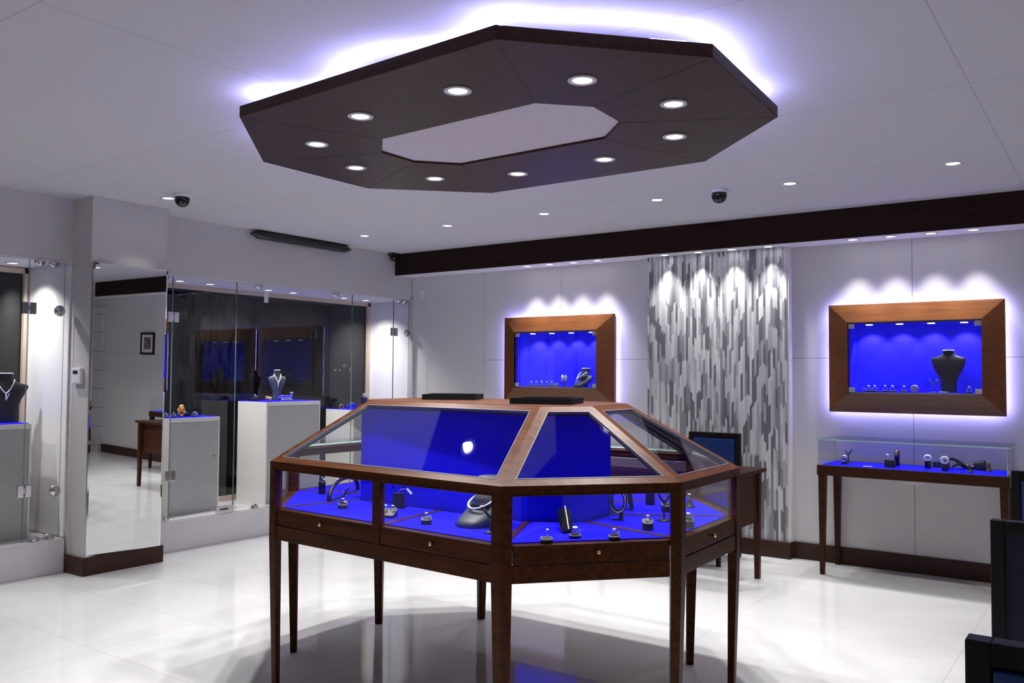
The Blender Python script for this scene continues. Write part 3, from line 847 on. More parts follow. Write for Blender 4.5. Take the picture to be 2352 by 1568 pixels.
def sloped_bust(loc, label, rz, s=1.0, mat='bust_gray', nl_label=None, flare=1.0, drop=False, chest=None):
    """low neck form: a chest board sweeping up from the table into a round neck"""
    t = thing('necklace_bust', label, 'necklace bust', loc, rz)
    # rows from the front bottom edge up the slope to the neck (y forward is -)
    rows = [(-.105, .002, .046, .004), (-.085, .018, .054, .006), (-.055, .042, .066, .008), (-.025, .070, .074, .012), (-.002, .092, .066, .020)]
    mb = MB()
    front = [[(x * s * flare * k, y * s, z * s) for x in (-1, -.66, -.33, 0, .33, .66, 1)] for (y, z, k, _) in rows]
    # arch the chest a little
    vs = []; nr = 7
    for (y, z, k, c_), row in zip(rows, front):
        for j, p in enumerate(row):
            u = (j - 3) / 3
            vs.append((p[0], p[1] + s * .016 * u * u, p[2] - s * .010 * u * u * (1 if z > .03 else .1)))
    fs = []
    for i in range(len(rows) - 1):
        for j in range(nr - 1):
            a = i * nr + j; fs.append((a, a + 1, a + nr + 1, a + nr))
    m0 = len(vs)
    # back side: support board set behind
    back = []
    for (y, z, k, c_) in rows:
        for j in range(nr):
            u = (j - 3) / 3
            back.append((u * k * s * flare * .96, (y + .014) * s + s * .016 * u * u + s * .004, max(0.0, z - .012) * s - s * .010 * u * u * (1 if z > .03 else .1)))
    vs += back
    for i in range(len(rows) - 1):
        for j in range(nr - 1):
            a = m0 + i * nr + j; fs.append((a, a + nr, a + nr + 1, a + 1))
    nR = len(rows)
    for i in range(nR - 1):
        a = i * nr; b = m0 + i * nr; fs.append((a, a + nr, b + nr, b))
        a = i * nr + nr - 1; b = m0 + i * nr + nr - 1; fs.append((a, b, b + nr, a + nr))
    for j in range(nr - 1):
        fs.append((j, m0 + j, m0 + j + 1, j + 1)); a = (nR - 1) * nr + j; b = m0 + a; fs.append((a, a + 1, b + 1, b))
    vs = [(x, y, max(0.0005, z)) for x, y, z in vs]
    mb.quad_faces(vs, fs, smooth=True)
    mb.build('chest', mat, t)
    # neck column
    MB().loft([ellipse_ring(0, -.012 * s, .062 * s, .052 * s, .040 * s), ellipse_ring(0, -.004 * s, .085 * s, .040 * s, .033 * s), ellipse_ring(0, .002 * s, .105 * s, .034 * s, .030 * s),
               ellipse_ring(0, .004 * s, .135 * s, .033 * s, .030 * s)]).build('neck', mat, t)
    MB().lathe([(.0001, 0), (.035, 0), (.036, .003), (.032, .006), (.0001, .006)], (0, .004, .135), 24, sy=.92).build('neck_cap', 'bust_cap' if drop else mat, t)
    t.children[-1].scale = (s, s, s)
    # prop at the back
    MB().box(-.02 * s, .02 * s, -.003 * s, .006 * s, 0, .075 * s).build('back_prop', mat, t)
    if nl_label:
        n_ = thing('necklace', nl_label, 'necklace', loc, rz)
        mb = MB(); mb2 = MB()
        pts = []
        for i in range(31):
            u = -1 + 2 * i / 30; a = u * PI * .62
            ff = (math.cos(a) + .37) / 1.37; x = .047 * s * math.sin(a); y = s * (-.006 - .050 * ff); z = s * (.077 - .030 * ff)
            if drop:
                q = 1 - abs(u) ** 1.1
                x = .043 * s * math.copysign((1 - q) ** .9, u); y = s * (-.010 - .062 * q ** .9); z = s * (.104 - .050 * q)
            pts.append((x, y - .004 * s, z + .004 * s))
        if drop: mb.tube(pts, .0042 * s, 8)
        else:
            for p in pts: mb.gem(p, .0040 * s)
            mb.tube(pts, .0022 * s, 6)
        mb.build('chain', 'pearl' if drop else 'diamond', n_)
        if drop:
            p = pts[15]
            mb2.sphere((p[0], p[1] - .004 * s, p[2] - .020 * s), .007 * s, 10, sz=2.2); mb2.build('pendant', 'diamond', n_)
    return t

ZD = .8232
# ---- left window of the case
block_stand((-3.27, 2.975, ZD), 'black round ring pillar in the left pane of the octagonal case', 0, .036, .036, .062, rounded=True)
ring((-3.27, 2.975, ZD + .061), 'silver ring lying on the black round pillar in the octagonal case', R(40), .009, .005, price=True)
def arch_holder(loc, label, rz, span, h, w):
    t = thing('bracelet_holder', label, 'bracelet holder', loc, rz)
    pts = []
    for i in range(15):
        a = PI * i / 14
        pts.append((-span / 2 * math.cos(a), 0, .004 + h * math.sin(a) ** .8))
    MB().tube(pts, [w * (1.15 - .25 * math.sin(PI * i / 14)) for i in range(15)], 10, flat=1.0).build('arch', 'black_velvet', t)
    MB().box(-span / 2, span / 2, -w * .7, w * .7, 0, .003).build('base_strip', 'black_velvet', t)
    return t
arch_holder((-3.140, 3.0, ZD), 'black arched bracelet holder at the left end of the octagonal case', R(117), .42, .080, .009)
def chain_over(loc, label, rz, span, h, a0, a1, metal='silver', name='bracelet'):
    t = thing(name, label, 'bracelet', loc, rz)
    pts = []
    for i in range(13):
        a = a0 + (a1 - a0) * i / 12
        pts.append((-(span / 2 + .004) * math.cos(a), 0, .004 + (h + .012) * math.sin(a) ** .8))
    MB().tube(pts, .0035, 6).build('chain', metal, t)
    p = pts[-1]
    MB().box(p[0] - .002, p[0] + .020, -.004, .004, p[2] - .002, p[2] + .002).build('price_tag', 'white_paper', t)
    return t
chain_over((-3.140, 3.0, ZD), 'silver chain bracelet laid over the black arched holder', R(117), .42, .080, PI * .35, PI * .80)
def slant_board(loc, label, rz, L_, w_, ang, mat='black_velvet'):
    t = thing('bracelet_holder', label, 'bracelet holder', loc, rz)
    c_, s_ = math.cos(ang), math.sin(ang)
    mb = MB(); n = 9; pts = []
    for i in range(n):
        u = i / (n - 1); pts.append((u * L_ * c_, 0, .006 + u * L_ * s_))
    mb.tube(pts, [w_ * .8, w_, w_, w_ * 1.05, w_ * 1.05, w_ * 1.05, w_, w_, w_ * .7], 12, flat=.45).build('pad', mat, t)
    MB().box(-.004, L_ * c_ * .9, -w_ * .6, w_ * .6, 0, .003).build('foot', mat, t)
    return t
slant_board((-3.02, 2.87, ZD), 'black slanted bangle holder beside the mullion in the left pane', R(25), .070, .009, R(58))
bracelet((-3.000, 2.879, ZD + .018), 'thin silver bangle round the slanted black holder in the left pane', R(25) + PI / 2, .018, .0016, group=None, tilt=-R(20))
ring_stand((-2.845, 2.712, ZD), 'black slanted ring stand over the brown strip in the left pane', R(35), .042, .036, .024)
ring((-2.845, 2.712, ZD + .017), 'silver solitaire ring on the slanted stand in the left pane', R(35), .011, .007, price=True)
# ---- second window
block_stand((-2.665, 2.88, ZD), 'tall square black block against the blue core in the middle pane', R(30), .046, .042, .066, .066)
bracelet((-2.665, 2.88, ZD + .0665), 'open black and silver cuff standing on the tall square block', R(30), .026, .0035, 'black_glossy', arc=.62)
t = thing('price_tag', 'white paper price tag propped beside the tall square block in the middle pane', 'price tag', (-2.60, 2.875, ZD + .0765), R(30))
MB().quad_faces([(-.012, 0, .010), (.010, -.002, -.012), (.016, 0, -.004), (-.006, 0, .018)], [(0, 1, 2, 3)]).build('card', 'white_paper', t)
MB().tube([(-.006, .0006, .014), (-.038, .002, .010), (-.050, .003, -.005)], .0006, 5).build('string', 'white_paper', t)
def ramp_tray(loc, label, rz):
    t = thing('ring_tray', label, 'ring tray', loc, rz)
    MB().quad_faces([(-.033, -.026, 0), (.033, -.026, 0), (.033, .026, 0), (-.033, .026, 0), (-.033, -.026, .010), (.033, -.026, .010), (.033, .026, .032), (-.033, .026, .032)],
                    [(3, 2, 1, 0), (4, 5, 6, 7), (0, 1, 5, 4), (1, 2, 6, 5), (2, 3, 7, 6), (3, 0, 4, 7)]).build('wedge', 'black_velvet', t, bevel=.002)
    MB().tube([(-.030, -.023, .0118), (.030, -.023, .0118), (.030, .023, .0312), (-.030, .023, .0312)], .0014, 6, closed=True).build('piping', 'piping', t)
    return t
ramp_tray((-2.525, 2.665, ZD), 'black wedge ring tray beside the mullion in the middle pane', R(20))
ring((-2.545, 2.67, ZD + .024), 'left of the two silver rings on the black wedge tray', R(20), .009, .007)
ring((-2.515, 2.682, ZD + .024), 'right of the two silver rings on the black wedge tray', R(20), .009, .007, price=True)
ring_stand((-2.285, 2.632, ZD), 'black slanted ring stand over the brown strip in the middle pane', R(30), .042, .036, .026)
ring((-2.285, 2.632, ZD + .018), 'silver ring with pale stone on the slanted stand in the middle pane', R(30), .011, .007, price=True)
sloped_bust((-2.095, 2.79, ZD), 'dark grey low necklace bust inside the octagonal case', R(-16), 1.36, 'bust_gray', 'white beaded necklace round the dark grey bust inside the octagonal case')
earring_stand((-1.965, 2.632, ZD), 'black Y shaped earring stand beside the corner post of the octagonal case', R(25), .098, .034)
earrings((-1.965, 2.632, ZD), 'pair of silver earrings on the black Y stand by the corner post', R(25), .098, .034, .007)
# ---- third window
ring_stand((-1.70, 2.612, ZD), 'low round black ring stand at the front edge of the right front pane', R(40), .045, .04, .016)
ring((-1.765, 2.718, ZD), 'silver ring standing on the blue velvet left of the black strap pad', R(60), .010, .006, group=None)
ring_stand((-1.66, 2.742, ZD), 'low black ring stand in front of the black strap pad', R(40), .045, .03, .014)
ring((-1.66, 2.742, ZD + .012), 'large silver ring with round head on the stand before the strap pad', R(40), .010, .011, price=True)
def strap_pad(loc, label, rz):
    t = thing('bracelet_pad', label, 'bracelet pad', loc, rz)
    rows = []
    for y, z, hw in ((-.085, .010, .020), (-.05, .025, .024), (0, .050, .026), (.045, .072, .024), (.06, .075, .022)):
        rows.append([(-hw, y, max(.001, z - .022)), (hw, y, max(.001, z - .022)), (hw, y, z - .004), (hw * .8, y, z), (-hw * .8, y, z), (-hw, y, z - .004)])
    MB().loft(rows, smooth=False).build('pad', 'black_glossy', t)
    MB().box(-.018, .018, .035, .045, 0, .052).build('back_prop', 'black_velvet', t)
    n_ = thing('bracelet', 'silver tennis bracelet laid along the sloping black strap pad', 'bracelet', loc, rz)
    mb = MB()
    for i in range(16):
        u = i / 15; y = -.080 + .135 * u; z = .0145 + .064 * u
        mb.gem((.006, y, z + .004), .0035)
    mb.tube([(.006, -.080, .0165), (.006, .055, .0815)], .0018, 6); mb.build('chain', 'diamond', n_)
    return t
strap_pad((-1.78, 2.865, ZD), 'sloping glossy black bracelet pad in front of the blue core', R(38))
ring_stand((-1.535, 2.812, ZD), 'low black ring stand over the brown strip in the right front pane', R(40), .042, .034, .014)
ring((-1.535, 2.812, ZD + .010), 'silver flower ring on the low stand over the brown strip', R(40), .011, .007, price=True)
def loop_holder(loc, label, rz):
    t = thing('bracelet_holder', label, 'bracelet holder', loc, rz)
    MB().lathe([(.026, 0), (.026, .003), (.006, .006)], (-.012, 0, 0), 16, sy=.6).build('base', 'black_glossy', t)
    MB().tube([(0, 0, .004), (.004, 0, .022), (.002, 0, .040)], [.010, .008, .009], 8).build('stem', 'black_glossy', t)
    pts = [(.030 * math.cos(a) - .010, 0, .078 + .044 * math.sin(a)) for a in [2 * PI * i / 28 for i in range(28)]]
    MB().tube(pts, .0085, 8, closed=True).build('loop', 'black_glossy', t)
    return t
loop_holder((-1.715, 3.195, ZD), 'black standing loop holder right of the blue core', R(20))
t = thing('bracelet', 'silver stone bracelet fitted round the black standing loop', 'bracelet', (-1.715, 3.195, ZD), R(20))
mb = MB()
for i in range(40):
    a = 2 * PI * i / 40
    mb.gem((.031 * math.cos(a) - .010, -.0088, .078 + .045 * math.sin(a)), .0034)
mb.build('stones', 'diamond', t)
slant_board((-1.80, 3.46, ZD), 'tall black slanted bangle holder behind the standing loop', R(150), .115, .012, R(72))
ring_stand((-1.523, 3.06, ZD), 'tall black slanted ring stand in the right part of the right front pane', R(35), .044, .036, .040)
ring((-1.523, 3.06, ZD + .028), 'silver ring with a white tag on the tall slanted stand', R(35), .011, .007, price=True)
earring_stand((-1.563, 3.29, ZD), 'black Y shaped earring tree near the right corner post', R(35), .125, .030, base=.030)
earrings((-1.563, 3.29, ZD), 'pair of white stone earrings on the black earring tree near the right corner post', R(35), .125, .030, .008)
block_stand((-1.81, 3.66, ZD), 'black half round pillar far behind the earring tree', 0, .046, .034, .085, rounded=True)
ring_stand((-1.66, 3.515, ZD), 'black ring stand on the blue velvet behind the earring tree', R(35), .044, .036, .040)
ring((-1.66, 3.515, ZD + .028), 'silver ring on the stand behind the earring tree', R(35), .011, .007)
def cone_stand(loc, label, r=.026, h=.05):
    t = thing('ring_cone', label, 'ring cone', loc)
    MB().lathe([(r, 0), (r, .004), (r * .7, .008), (r * .42, h * .6), (r * .25, h), (0, h + .003)], seg=16).build('cone', 'black_velvet', t)
    return t
cone_stand((-1.632, 3.70, ZD), 'small black ring cone seen through the right side pane')
ring((-1.632, 3.70, ZD + .034), 'silver ring on the black cone in the right side pane', R(20), .010, .008)
ring_stand((-1.412, 3.19, ZD), 'black slanted ring stand beside the post in the right side pane', R(60), .044, .04, .044)
ring((-1.412, 3.19, ZD + .030), 'silver ring on the slanted stand in the right side pane', R(60), .011, .009, price=True)

# ================================================================ wall display frames
def wall_frame(label, X0, X1, Z0, Z1, op, kind):
    yo, yi = 6.832, 6.766           # outer edge near the wall, inner edge proud
    t = thing('wall_display', label, 'wall display case', ((X0 + X1) / 2, YB, Z0))
    off = Vector((-(X0 + X1) / 2, -YB, -Z0))
    def b(mb, name, mats, bevel=0.0, parent=None):
        bmesh.ops.translate(mb.bm, verts=mb.bm.verts, vec=off); return mb.build(name, mats, parent or t, bevel)
    x0, x1, z0, z1 = op
    # mitred sloping bars
    O = [(X0, Z0), (X1, Z0), (X1, Z1), (X0, Z1)]; I = [(x0, z0), (x1, z0), (x1, z1), (x0, z1)]
    for a in range(4):
        c_ = (a + 1) % 4
        mb = MB()
        vs = []
        for (px, pz), (qx, qz) in ((O[a], I[a]), (O[c_], I[c_])):
            vs += [(px, yo, pz), (px, yo - .018, pz), (qx, yi, qz), (qx, yi + .030, qz), ]
        fs = [(0, 1, 5, 4), (1, 2, 6, 5), (2, 3, 7, 6), (3, 0, 4, 7), (0, 3, 2, 1), (4, 5, 6, 7)]
        mb.quad_faces(vs, fs); b(mb, 'frame_bar', 'frame_wood')
    # inner liner reveal
    mb = MB()
    for (u0, u1, v0, v1) in ((x0 - .012, x0, z0 - .012, z1 + .012), (x1, x1 + .012, z0 - .012, z1 + .012), (x0, x1, z0 - .012, z0), (x0, x1, z1, z1 + .012)):
        mb.box(u0, u1, yi + .004, 6.8795, v0, v1)
    b(mb, 'frame_liner', 'frame_wood')
    # velvet niche
    yb = 7.03
    mb = MB()
    mb.box(x0 + .0005, x1 - .0005, yb, yb + .01, z0 + .0005, z1 - .0005)
    mb.box(x0 + .0005, x0 + .004, 6.812, yb, z0 + .004, z1 - .004); mb.box(x1 - .004, x1 - .0005, 6.812, yb, z0 + .004, z1 - .004)
    mb.box(x0 + .004, x1 - .004, 6.812, yb, z1 - .012, z1 - .0005)
    b(mb, 'velvet_niche', 'velvet')
    mb = MB(); mb.box(x0 + .0005, x1 - .0005, 6.800, yb, z0 + .0005, z0 + .010); b(mb, 'shelf', ['velvet_edge'])
    mb = MB(); mb.box(x0 + .004, x1 - .004, 6.815, yb - .001, z0 + .0102, z0 + .0112); b(mb, 'shelf_velvet', 'velvet')
    # glass pair of doors with steel corner clamps
    xm = (x0 + x1) / 2
    for (u0, u1) in ((x0 + .004, xm - .002), (xm + .002, x1 - .004)):
        mb = MB(); mb.box(u0, u1, 6.793, 6.798, z0 + .006, z1 - .006); b(mb, 'glass_door', 'glass')
    mb = MB(); mb.box(x0 + .002, x1 - .002, 6.788, 6.800, z1 - .008, z1 - .002); b(mb, 'top_edge_strip', 'bead')
    for cx in (x0 + .024, x1 - .024):
        for cz in (z0 + .026, z1 - .028):
            mb = MB(); mb.box(cx - .022, cx + .022, 6.781, 6.7925, cz - .018, cz + .018, bev=.002); b(mb, 'corner_clamp', 'steel')
    # lamps in the top of the niche
    for k in range(4):
        lx = x0 + (x1 - x0) * (.14 + .24 * k)
        mb = MB(); mb.lathe([(0, -.004), (.024, -.004), (.026, 0), (0, 0)], (lx, 6.905, z1 - .012), 16); b(mb, 'niche_lamp', 'lamp_glow')
        spot('lamp_light', t, (lx + off.x, 6.915 + off.y, z1 - .022 + off.z), P_NICHE, 92, .55, .01, (0.9, .9, 1.0), (0, .35, -1))
    # LED strip behind the frame, washing the wall
    mb = MB(); g = .014; yy = 6.842; th = .004
    xa, xb, za, zb = X0 + g, X1 - g, Z0 + g, Z1 - g
    mb.box(xa, xb, yy - .006, yy + .006, zb - th, zb); mb.box(xa, xb, yy - .006, yy + .006, za, za + th)
    mb.box(xa, xa + th, yy - .006, yy + .006, za + th, zb - th); mb.box(xb - th, xb, yy - .006, yy + .006, za + th, zb - th)
    b(mb, 'led_strip', 'led_blue')
    mb = MB()
    mb.box(xa + .006, xb - .006, yy - .008, 6.8795, zb - .030, zb - .006); mb.box(xa + .006, xb - .006, yy - .008, 6.8795, za + .006, za + .030)
    mb.box(xa + .006, xa + .030, yy - .008, 6.8795, za + .031, zb - .031); mb.box(xb - .030, xb - .006, yy - .008, 6.8795, za + .031, zb - .031)
    b(mb, 'backing_batten', 'table_wood')
    return t
wall_frame('smaller glowing walnut wall display with blue velvet, left of the mosaic pier', -4.935, -3.722, 1.160, 1.976, OPEN[0], 'L')
wall_frame('larger glowing walnut wall display with blue velvet, right of the mosaic pier', -1.856, -0.672, 1.157, 1.970, OPEN[1], 'R')

# jewellery in the smaller wall display
ZN = OPEN[0][2] + .0115
YN = 6.865
def niche_ring(x, z, y, label_stand, label_ring, grp, stone=.0085, wide=False):
    s_ = ring_stand((x, y, z), label_stand, 0, .036, .030, .014, group=grp + ' stands')
    ring((x, y, z + .010), label_ring, 0, .015, .011, 'silver', group=grp)
    return s_
order = ['first', 'second', 'third', 'fourth', 'fifth', 'sixth', 'seventh']
for i, x in enumerate((-4.652, -4.592, -4.533, -4.473, -4.418)):
    niche_ring(x, ZN, YN, '%s black ring stand from the left in the smaller wall display' % order[i], '%s silver ring from the left in the smaller wall display' % order[i], 'rings in the smaller wall display')
block_stand((-4.370, YN, ZN), 'small silver grey jewel box right of the rings in the smaller wall display', 0, .046, .03, .034, .050, mat='steel', name='jewel_box', cat='jewel box')
earring_stand((-4.277, YN, ZN), 'black earring stand beside the bust in the smaller wall display', R(-25), .105, .026, base=.022)
earrings((-4.277, YN, ZN), 'pair of long drop earrings beside the bust in the smaller wall display', R(-25), .105, .026, .008, .055)
sloped_bust((-4.085, 6.925, ZN), 'grey necklace bust in the right corner of the smaller wall display', R(-28), 1.25, 'bust_gray', 'white necklace with leaf pendant in the smaller wall display', 1.0, True)

# jewellery in the larger wall display
ZN = OPEN[1][2] + .0115
for i, x in enumerate((-1.582, -1.538, -1.464, -1.414, -1.334)):
    niche_ring(x, ZN, YN, '%s black ring stand from the left in the larger wall display' % order[i], '%s silver ring from the left in the larger wall display' % order[i], 'rings in the larger wall display')
t = thing('jewel_disc', 'small silver round jewel leaning on the velvet far left in the larger wall display', 'jewel', (-1.625, 6.90, ZN))
MB().tube([(.012 * math.cos(2 * PI * i / 16), 0, .016 + .012 * math.sin(2 * PI * i / 16)) for i in range(16)], .004, 6, closed=True).build('disc', 'silver', t)
t = thing('watch', 'silver watch with round face on the shelf of the larger wall display', 'watch', (-1.262, YN, ZN))
MB().tube([(.022 * math.cos(2 * PI * i / 20), 0, .025 + .024 * math.sin(2 * PI * i / 20)) for i in range(20)], .007, 8, closed=True).build('strap', 'steel', t)
MB().tube([(0, -.010, .027), (0, -.014, .027)], .014, 16).build('face', 'silver', t)
earring_stand((-1.136, YN, ZN), 'grey Y shaped earring stand left of the tall bust in the larger wall display', 0, .098, .028, mat='bust_gray')
torso_bust((-1.048, 6.945, ZN), 'tall black torso bust standing in the larger wall display', 0, .305, .228, 'black_velvet', .80, 'bust_cap', .46)
t = thing('ring_tray', 'small white ring tray at the foot of the tall bust in the larger wall display', 'ring tray', (-1.067, 6.845, ZN))
MB().box(-.030, .030, -.012, .012, 0, .010, bev=.002).build('tray', 'white_plastic', t)
ring_stand((-0.905, YN, ZN), 'black ring stand at the right end of the larger wall display', 0, .036, .030, .014)
ring((-0.905, YN, ZN + .010), 'silver flower ring at the right end of the larger wall display', 0, .016, .009)

# ================================================================ glass-topped wall table
t = thing('display_table', 'dark wood wall table with blue lined glass box under the larger wall display', 'display table', (-1.23, 6.63, 0))
TX0, TX1, TY0, TY1 = -1.836, -.618, 6.402, 6.855
off = Vector((1.23, -6.63, 0))
def tb(mb, name, mats, bevel=0.0):
    bmesh.ops.translate(mb.bm, verts=mb.bm.verts, vec=off); return mb.build(name, mats, t, bevel)
mb = MB(); mb.box(TX0, TX1, TY0, TY0 + .022, .713, .785); mb.box(TX0, TX1, TY1 - .022, TY1, .713, .785)
mb.box(TX0, TX0 + .022, TY0 + .022, TY1 - .022, .713, .785); mb.box(TX1 - .022, TX1, TY0 + .022, TY1 - .022, .713, .785); tb(mb, 'apron', 'table_wood', .002)
mb = MB(); mb.box(TX0 + .022, TX1 - .022, TY0 + .022, TY1 - .022, .755, .778); tb(mb, 'board', 'table_wood')
mb = MB(); mb.box(TX0 + .030, TX1 - .030, TY0 + .024, TY1 - .030, .7782, .786); tb(mb, 'velvet_pad', 'velvet')
for (x, y, sx, sy) in ((TX0 + .008, TY0 + .006, 1, 1), (TX1 - .008, TY0 + .006, -1, 1), (TX0 + .008, TY1 - .006, 1, -1), (TX1 - .008, TY1 - .006, -1, -1)):
    a, b_ = .052, .030
    q = lambda s_: [(x, y), (x + sx * s_, y), (x + sx * s_, y + sy * s_), (x, y + sy * s_)]
    def ccw(p): return p if sx * sy > 0 else list(reversed(p))
    mb = MB(); sh = (sx * .006, sy * .004)
    mb.prism(ccw([(px + sh[0], py + sh[1]) for px, py in q(b_)]), 0, .713, top=ccw(q(a))); tb(mb, 'leg', 'table_wood')
def glass_panel(mb, x0, x1, y0, y1, z0, z1, thin):
    """thin box whose two large faces are clear and whose rim is green"""
    vs = [(x0, y0, z0), (x1, y0, z0), (x1, y1, z0), (x0, y1, z0), (x0, y0, z1), (x1, y0, z1), (x1, y1, z1), (x0, y1, z1)]
    F = {'z': ((3, 2, 1, 0), (4, 5, 6, 7)), 'y': ((0, 1, 5, 4), (2, 3, 7, 6)), 'x': ((1, 2, 6, 5), (3, 0, 4, 7))}
    for k, f in F.items(): mb.quad_faces(vs, f, 0 if k == thin else 1)
    bmesh.ops.remove_doubles(mb.bm, verts=mb.bm.verts, dist=1e-6)
    return mb
mb = MB(); glass_panel(mb, TX0 + .012, TX1 - .012, TY0 + .008, TY0 + .014, .7852, .966, 'y'); tb(mb, 'front_pane', ['glass', 'glass_edge'])
mb = MB(); glass_panel(mb, TX0 + .012, TX0 + .018, TY0 + .0145, TY1 - .012, .7852, .966, 'x'); tb(mb, 'side_pane', ['glass', 'glass_edge'])
mb = MB(); glass_panel(mb, TX1 - .018, TX1 - .012, TY0 + .0145, TY1 - .012, .7852, .966, 'x'); tb(mb, 'side_pane', ['glass', 'glass_edge'])
mb = MB(); glass_panel(mb, TX0, TX1 + .008, TY0 - .004, TY1, .9662, .974, 'z'); tb(mb, 'top_pane', ['glass', 'glass_edge'])

ZW = .7865
wk = block_stand((-1.688, 6.585, ZW), 'small black watch post at the left end of the wall table', 0, .040, .034, .040, .05)
bracelet((-1.688, 6.565, ZW + .020), 'silver watch on the black post at the left end of the wall table', 0, .020, .007, 'silver', name='watch', cat='watch')
earring_stand((-1.690, 6.70, ZW), 'black Y shaped earring stand behind the watch in the wall table', 0, .100, .026)
earrings((-1.690, 6.70, ZW), 'pair of tiny stud earrings on the Y stand in the wall table', 0, .100, .026, .004)
t = thing('price_card', 'small white card lying flat on the blue velvet of the wall table', 'price card', (-1.508, 6.50, ZW), R(8))
MB().box(-.03, .03, -.012, .012, 0, .002).build('card', 'white_paper', t)
block_stand((-1.368, 6.545, ZW), 'wide black jewel box left of centre in the wall table', 0, .064, .055, .052, .068)
ring((-1.385, 6.545, ZW + .052), 'chunky white ring on the wide black jewel box', R(30), .014, .012)
block_stand((-1.350, 6.68, ZW), 'upright black oval holder behind the wide black jewel box', 0, .034, .024, .110, rounded=True)
t = thing('brooch', 'tall rose gold brooch on the upright holder behind the wide jewel box', 'brooch', (-1.350, 6.662, ZW + .070))
MB().sphere((0, 0, .018), .012, 12, sz=2.2).build('stone', 'gold', t)
block_stand((-1.142, 6.655, ZW), 'round black pedestal with white watch in the middle of the wall table', 0, .042, .042, .052, rounded=True)
bracelet((-1.142, 6.645, ZW + .052), 'white round watch on the round black pedestal', 0, .018, .009, 'pearl', name='watch', cat='watch')
t = thing('bracelet_pillow', 'low black bracelet pillow behind the round pedestal', 'bracelet pillow', (-1.075, 6.76, ZW))
MB().box(-.052, .052, -.028, .028, 0, .040, bev=.010).build('pillow', 'black_velvet', t)
bracelet((-1.075, 6.73, ZW + .010), 'open silver cuff across the low black bracelet pillow', 0, .026, .003, 'silver', arc=.6)
block_stand((-1.017, 6.540, ZW), 'round black pedestal nearest the black hand in the wall table', 0, .042, .042, .050, rounded=True)
bracelet((-1.017, 6.530, ZW + .050), 'white stone ring stack on the pedestal nearest the black hand', 0, .020, .009, 'pearl', beads=7, name='bracelet', cat='bracelet')
cone_stand((-0.862, 6.540, ZW), 'grey ring cone in front of the black hand', .022, .044)
ring((-0.862, 6.540, ZW + .030), 'gold ring on the cone in front of the black hand', 0, .011, .007, 'gold', 'gold', price=True)
cone_stand((-0.772, 6.700, ZW), 'black ring cone at the right end of the wall table', .024, .052)
ring((-0.772, 6.700, ZW + .034), 'gold ring on the cone at the right end of the wall table', 0, .011, .007, 'gold', 'gold')

# black display hand lying on its forearm
def display_hand(loc, rz):
    t = thing('display_hand', 'glossy black display hand lying in the wall table with fingers drooping', 'display hand', loc, rz)
    bm = MB()
    def ring_at(c, a, b, ax, nseg=14):
        ax = Vector(ax).normalized(); s1 = ax.cross(Vector((0, 0, 1))).normalized(); s2 = s1.cross(ax)
        return [Vector(c) + s1 * a * math.cos(2 * PI * i / nseg) + s2 * b * math.sin(2 * PI * i / nseg) for i in range(nseg)]
    # forearm base on the right, wrist low, back of hand rising, knuckles
    st = [((.115, 0, .036), .034, .034), ((.100, 0, .036), .035, .035), ((.050, 0, .029), .027, .026), ((.005, 0, .020), .021, .018), ((-.015, 0, .022), .024, .016),
          ((-.040, 0, .040), .029, .015), ((-.060, 0, .056), .031, .014), ((-.078, 0, .068), .030, .011), ((-.088, 0, .070), .026, .008)]
    rings = []
    for i, (c, a, b) in enumerate(st):
        p0 = Vector(st[max(0, i - 1)][0]); p1 = Vector(st[min(len(st) - 1, i + 1)][0])
        rings.append(ring_at(c, a, b, p1 - p0))
    bm.loft(rings)
    for k, (y, L_, dr) in enumerate(((-.022, .9, .0), (-.008, 1.0, .004), (.007, .95, .002), (.020, .75, -.002))):
        pts = [(-.078, y, .068), (-.098, y * 1.1, .071), (-.098 - .020 * L_, y * 1.15, .064 + dr), (-.098 - .036 * L_, y * 1.2, .050 + dr), (-.098 - .046 * L_, y * 1.2, .034 + dr)]
        bm.tube(pts, [.0085, .0085, .0078, .007, .0045], 8)
    bm.tube([(-.035, -.024, .036), (-.055, -.040, .036), (-.075, -.044, .030), (-.090, -.042, .020)], [.010, .009, .008, .005], 8)
    bm.build('hand', 'black_glossy', t)
    return t
display_hand((-0.905, 6.720, ZW), R(8))
t = thing('bracelet', 'thin gold chain bracelet round the wrist of the black hand', 'bracelet', (-0.905, 6.720, ZW), R(8))
MB().tube([(.002, .0235 * math.cos(2 * PI * i / 20), .0195 + .0195 * math.sin(2 * PI * i / 20)) for i in range(20)], .0022, 6, closed=True).build('chain', 'gold', t)

# socket strip on the wall under the table
t = thing('power_strip', 'white power socket strip on the wall under the wall table', 'power strip', (-1.27, YB, .672))
MB().box(-.075, .075, -.018, -.0005, -.030, .030, bev=.003).build('casing', 'white_plastic', t)
for i in range(3):
    mb = MB()
    for dx in (-.008, .008): mb.tube([(-.045 + .045 * i + dx, -.0175, -.004), (-.045 + .045 * i + dx, -.0192, -.004)], .0032, 8)
    mb.build('socket', 'ink', t)

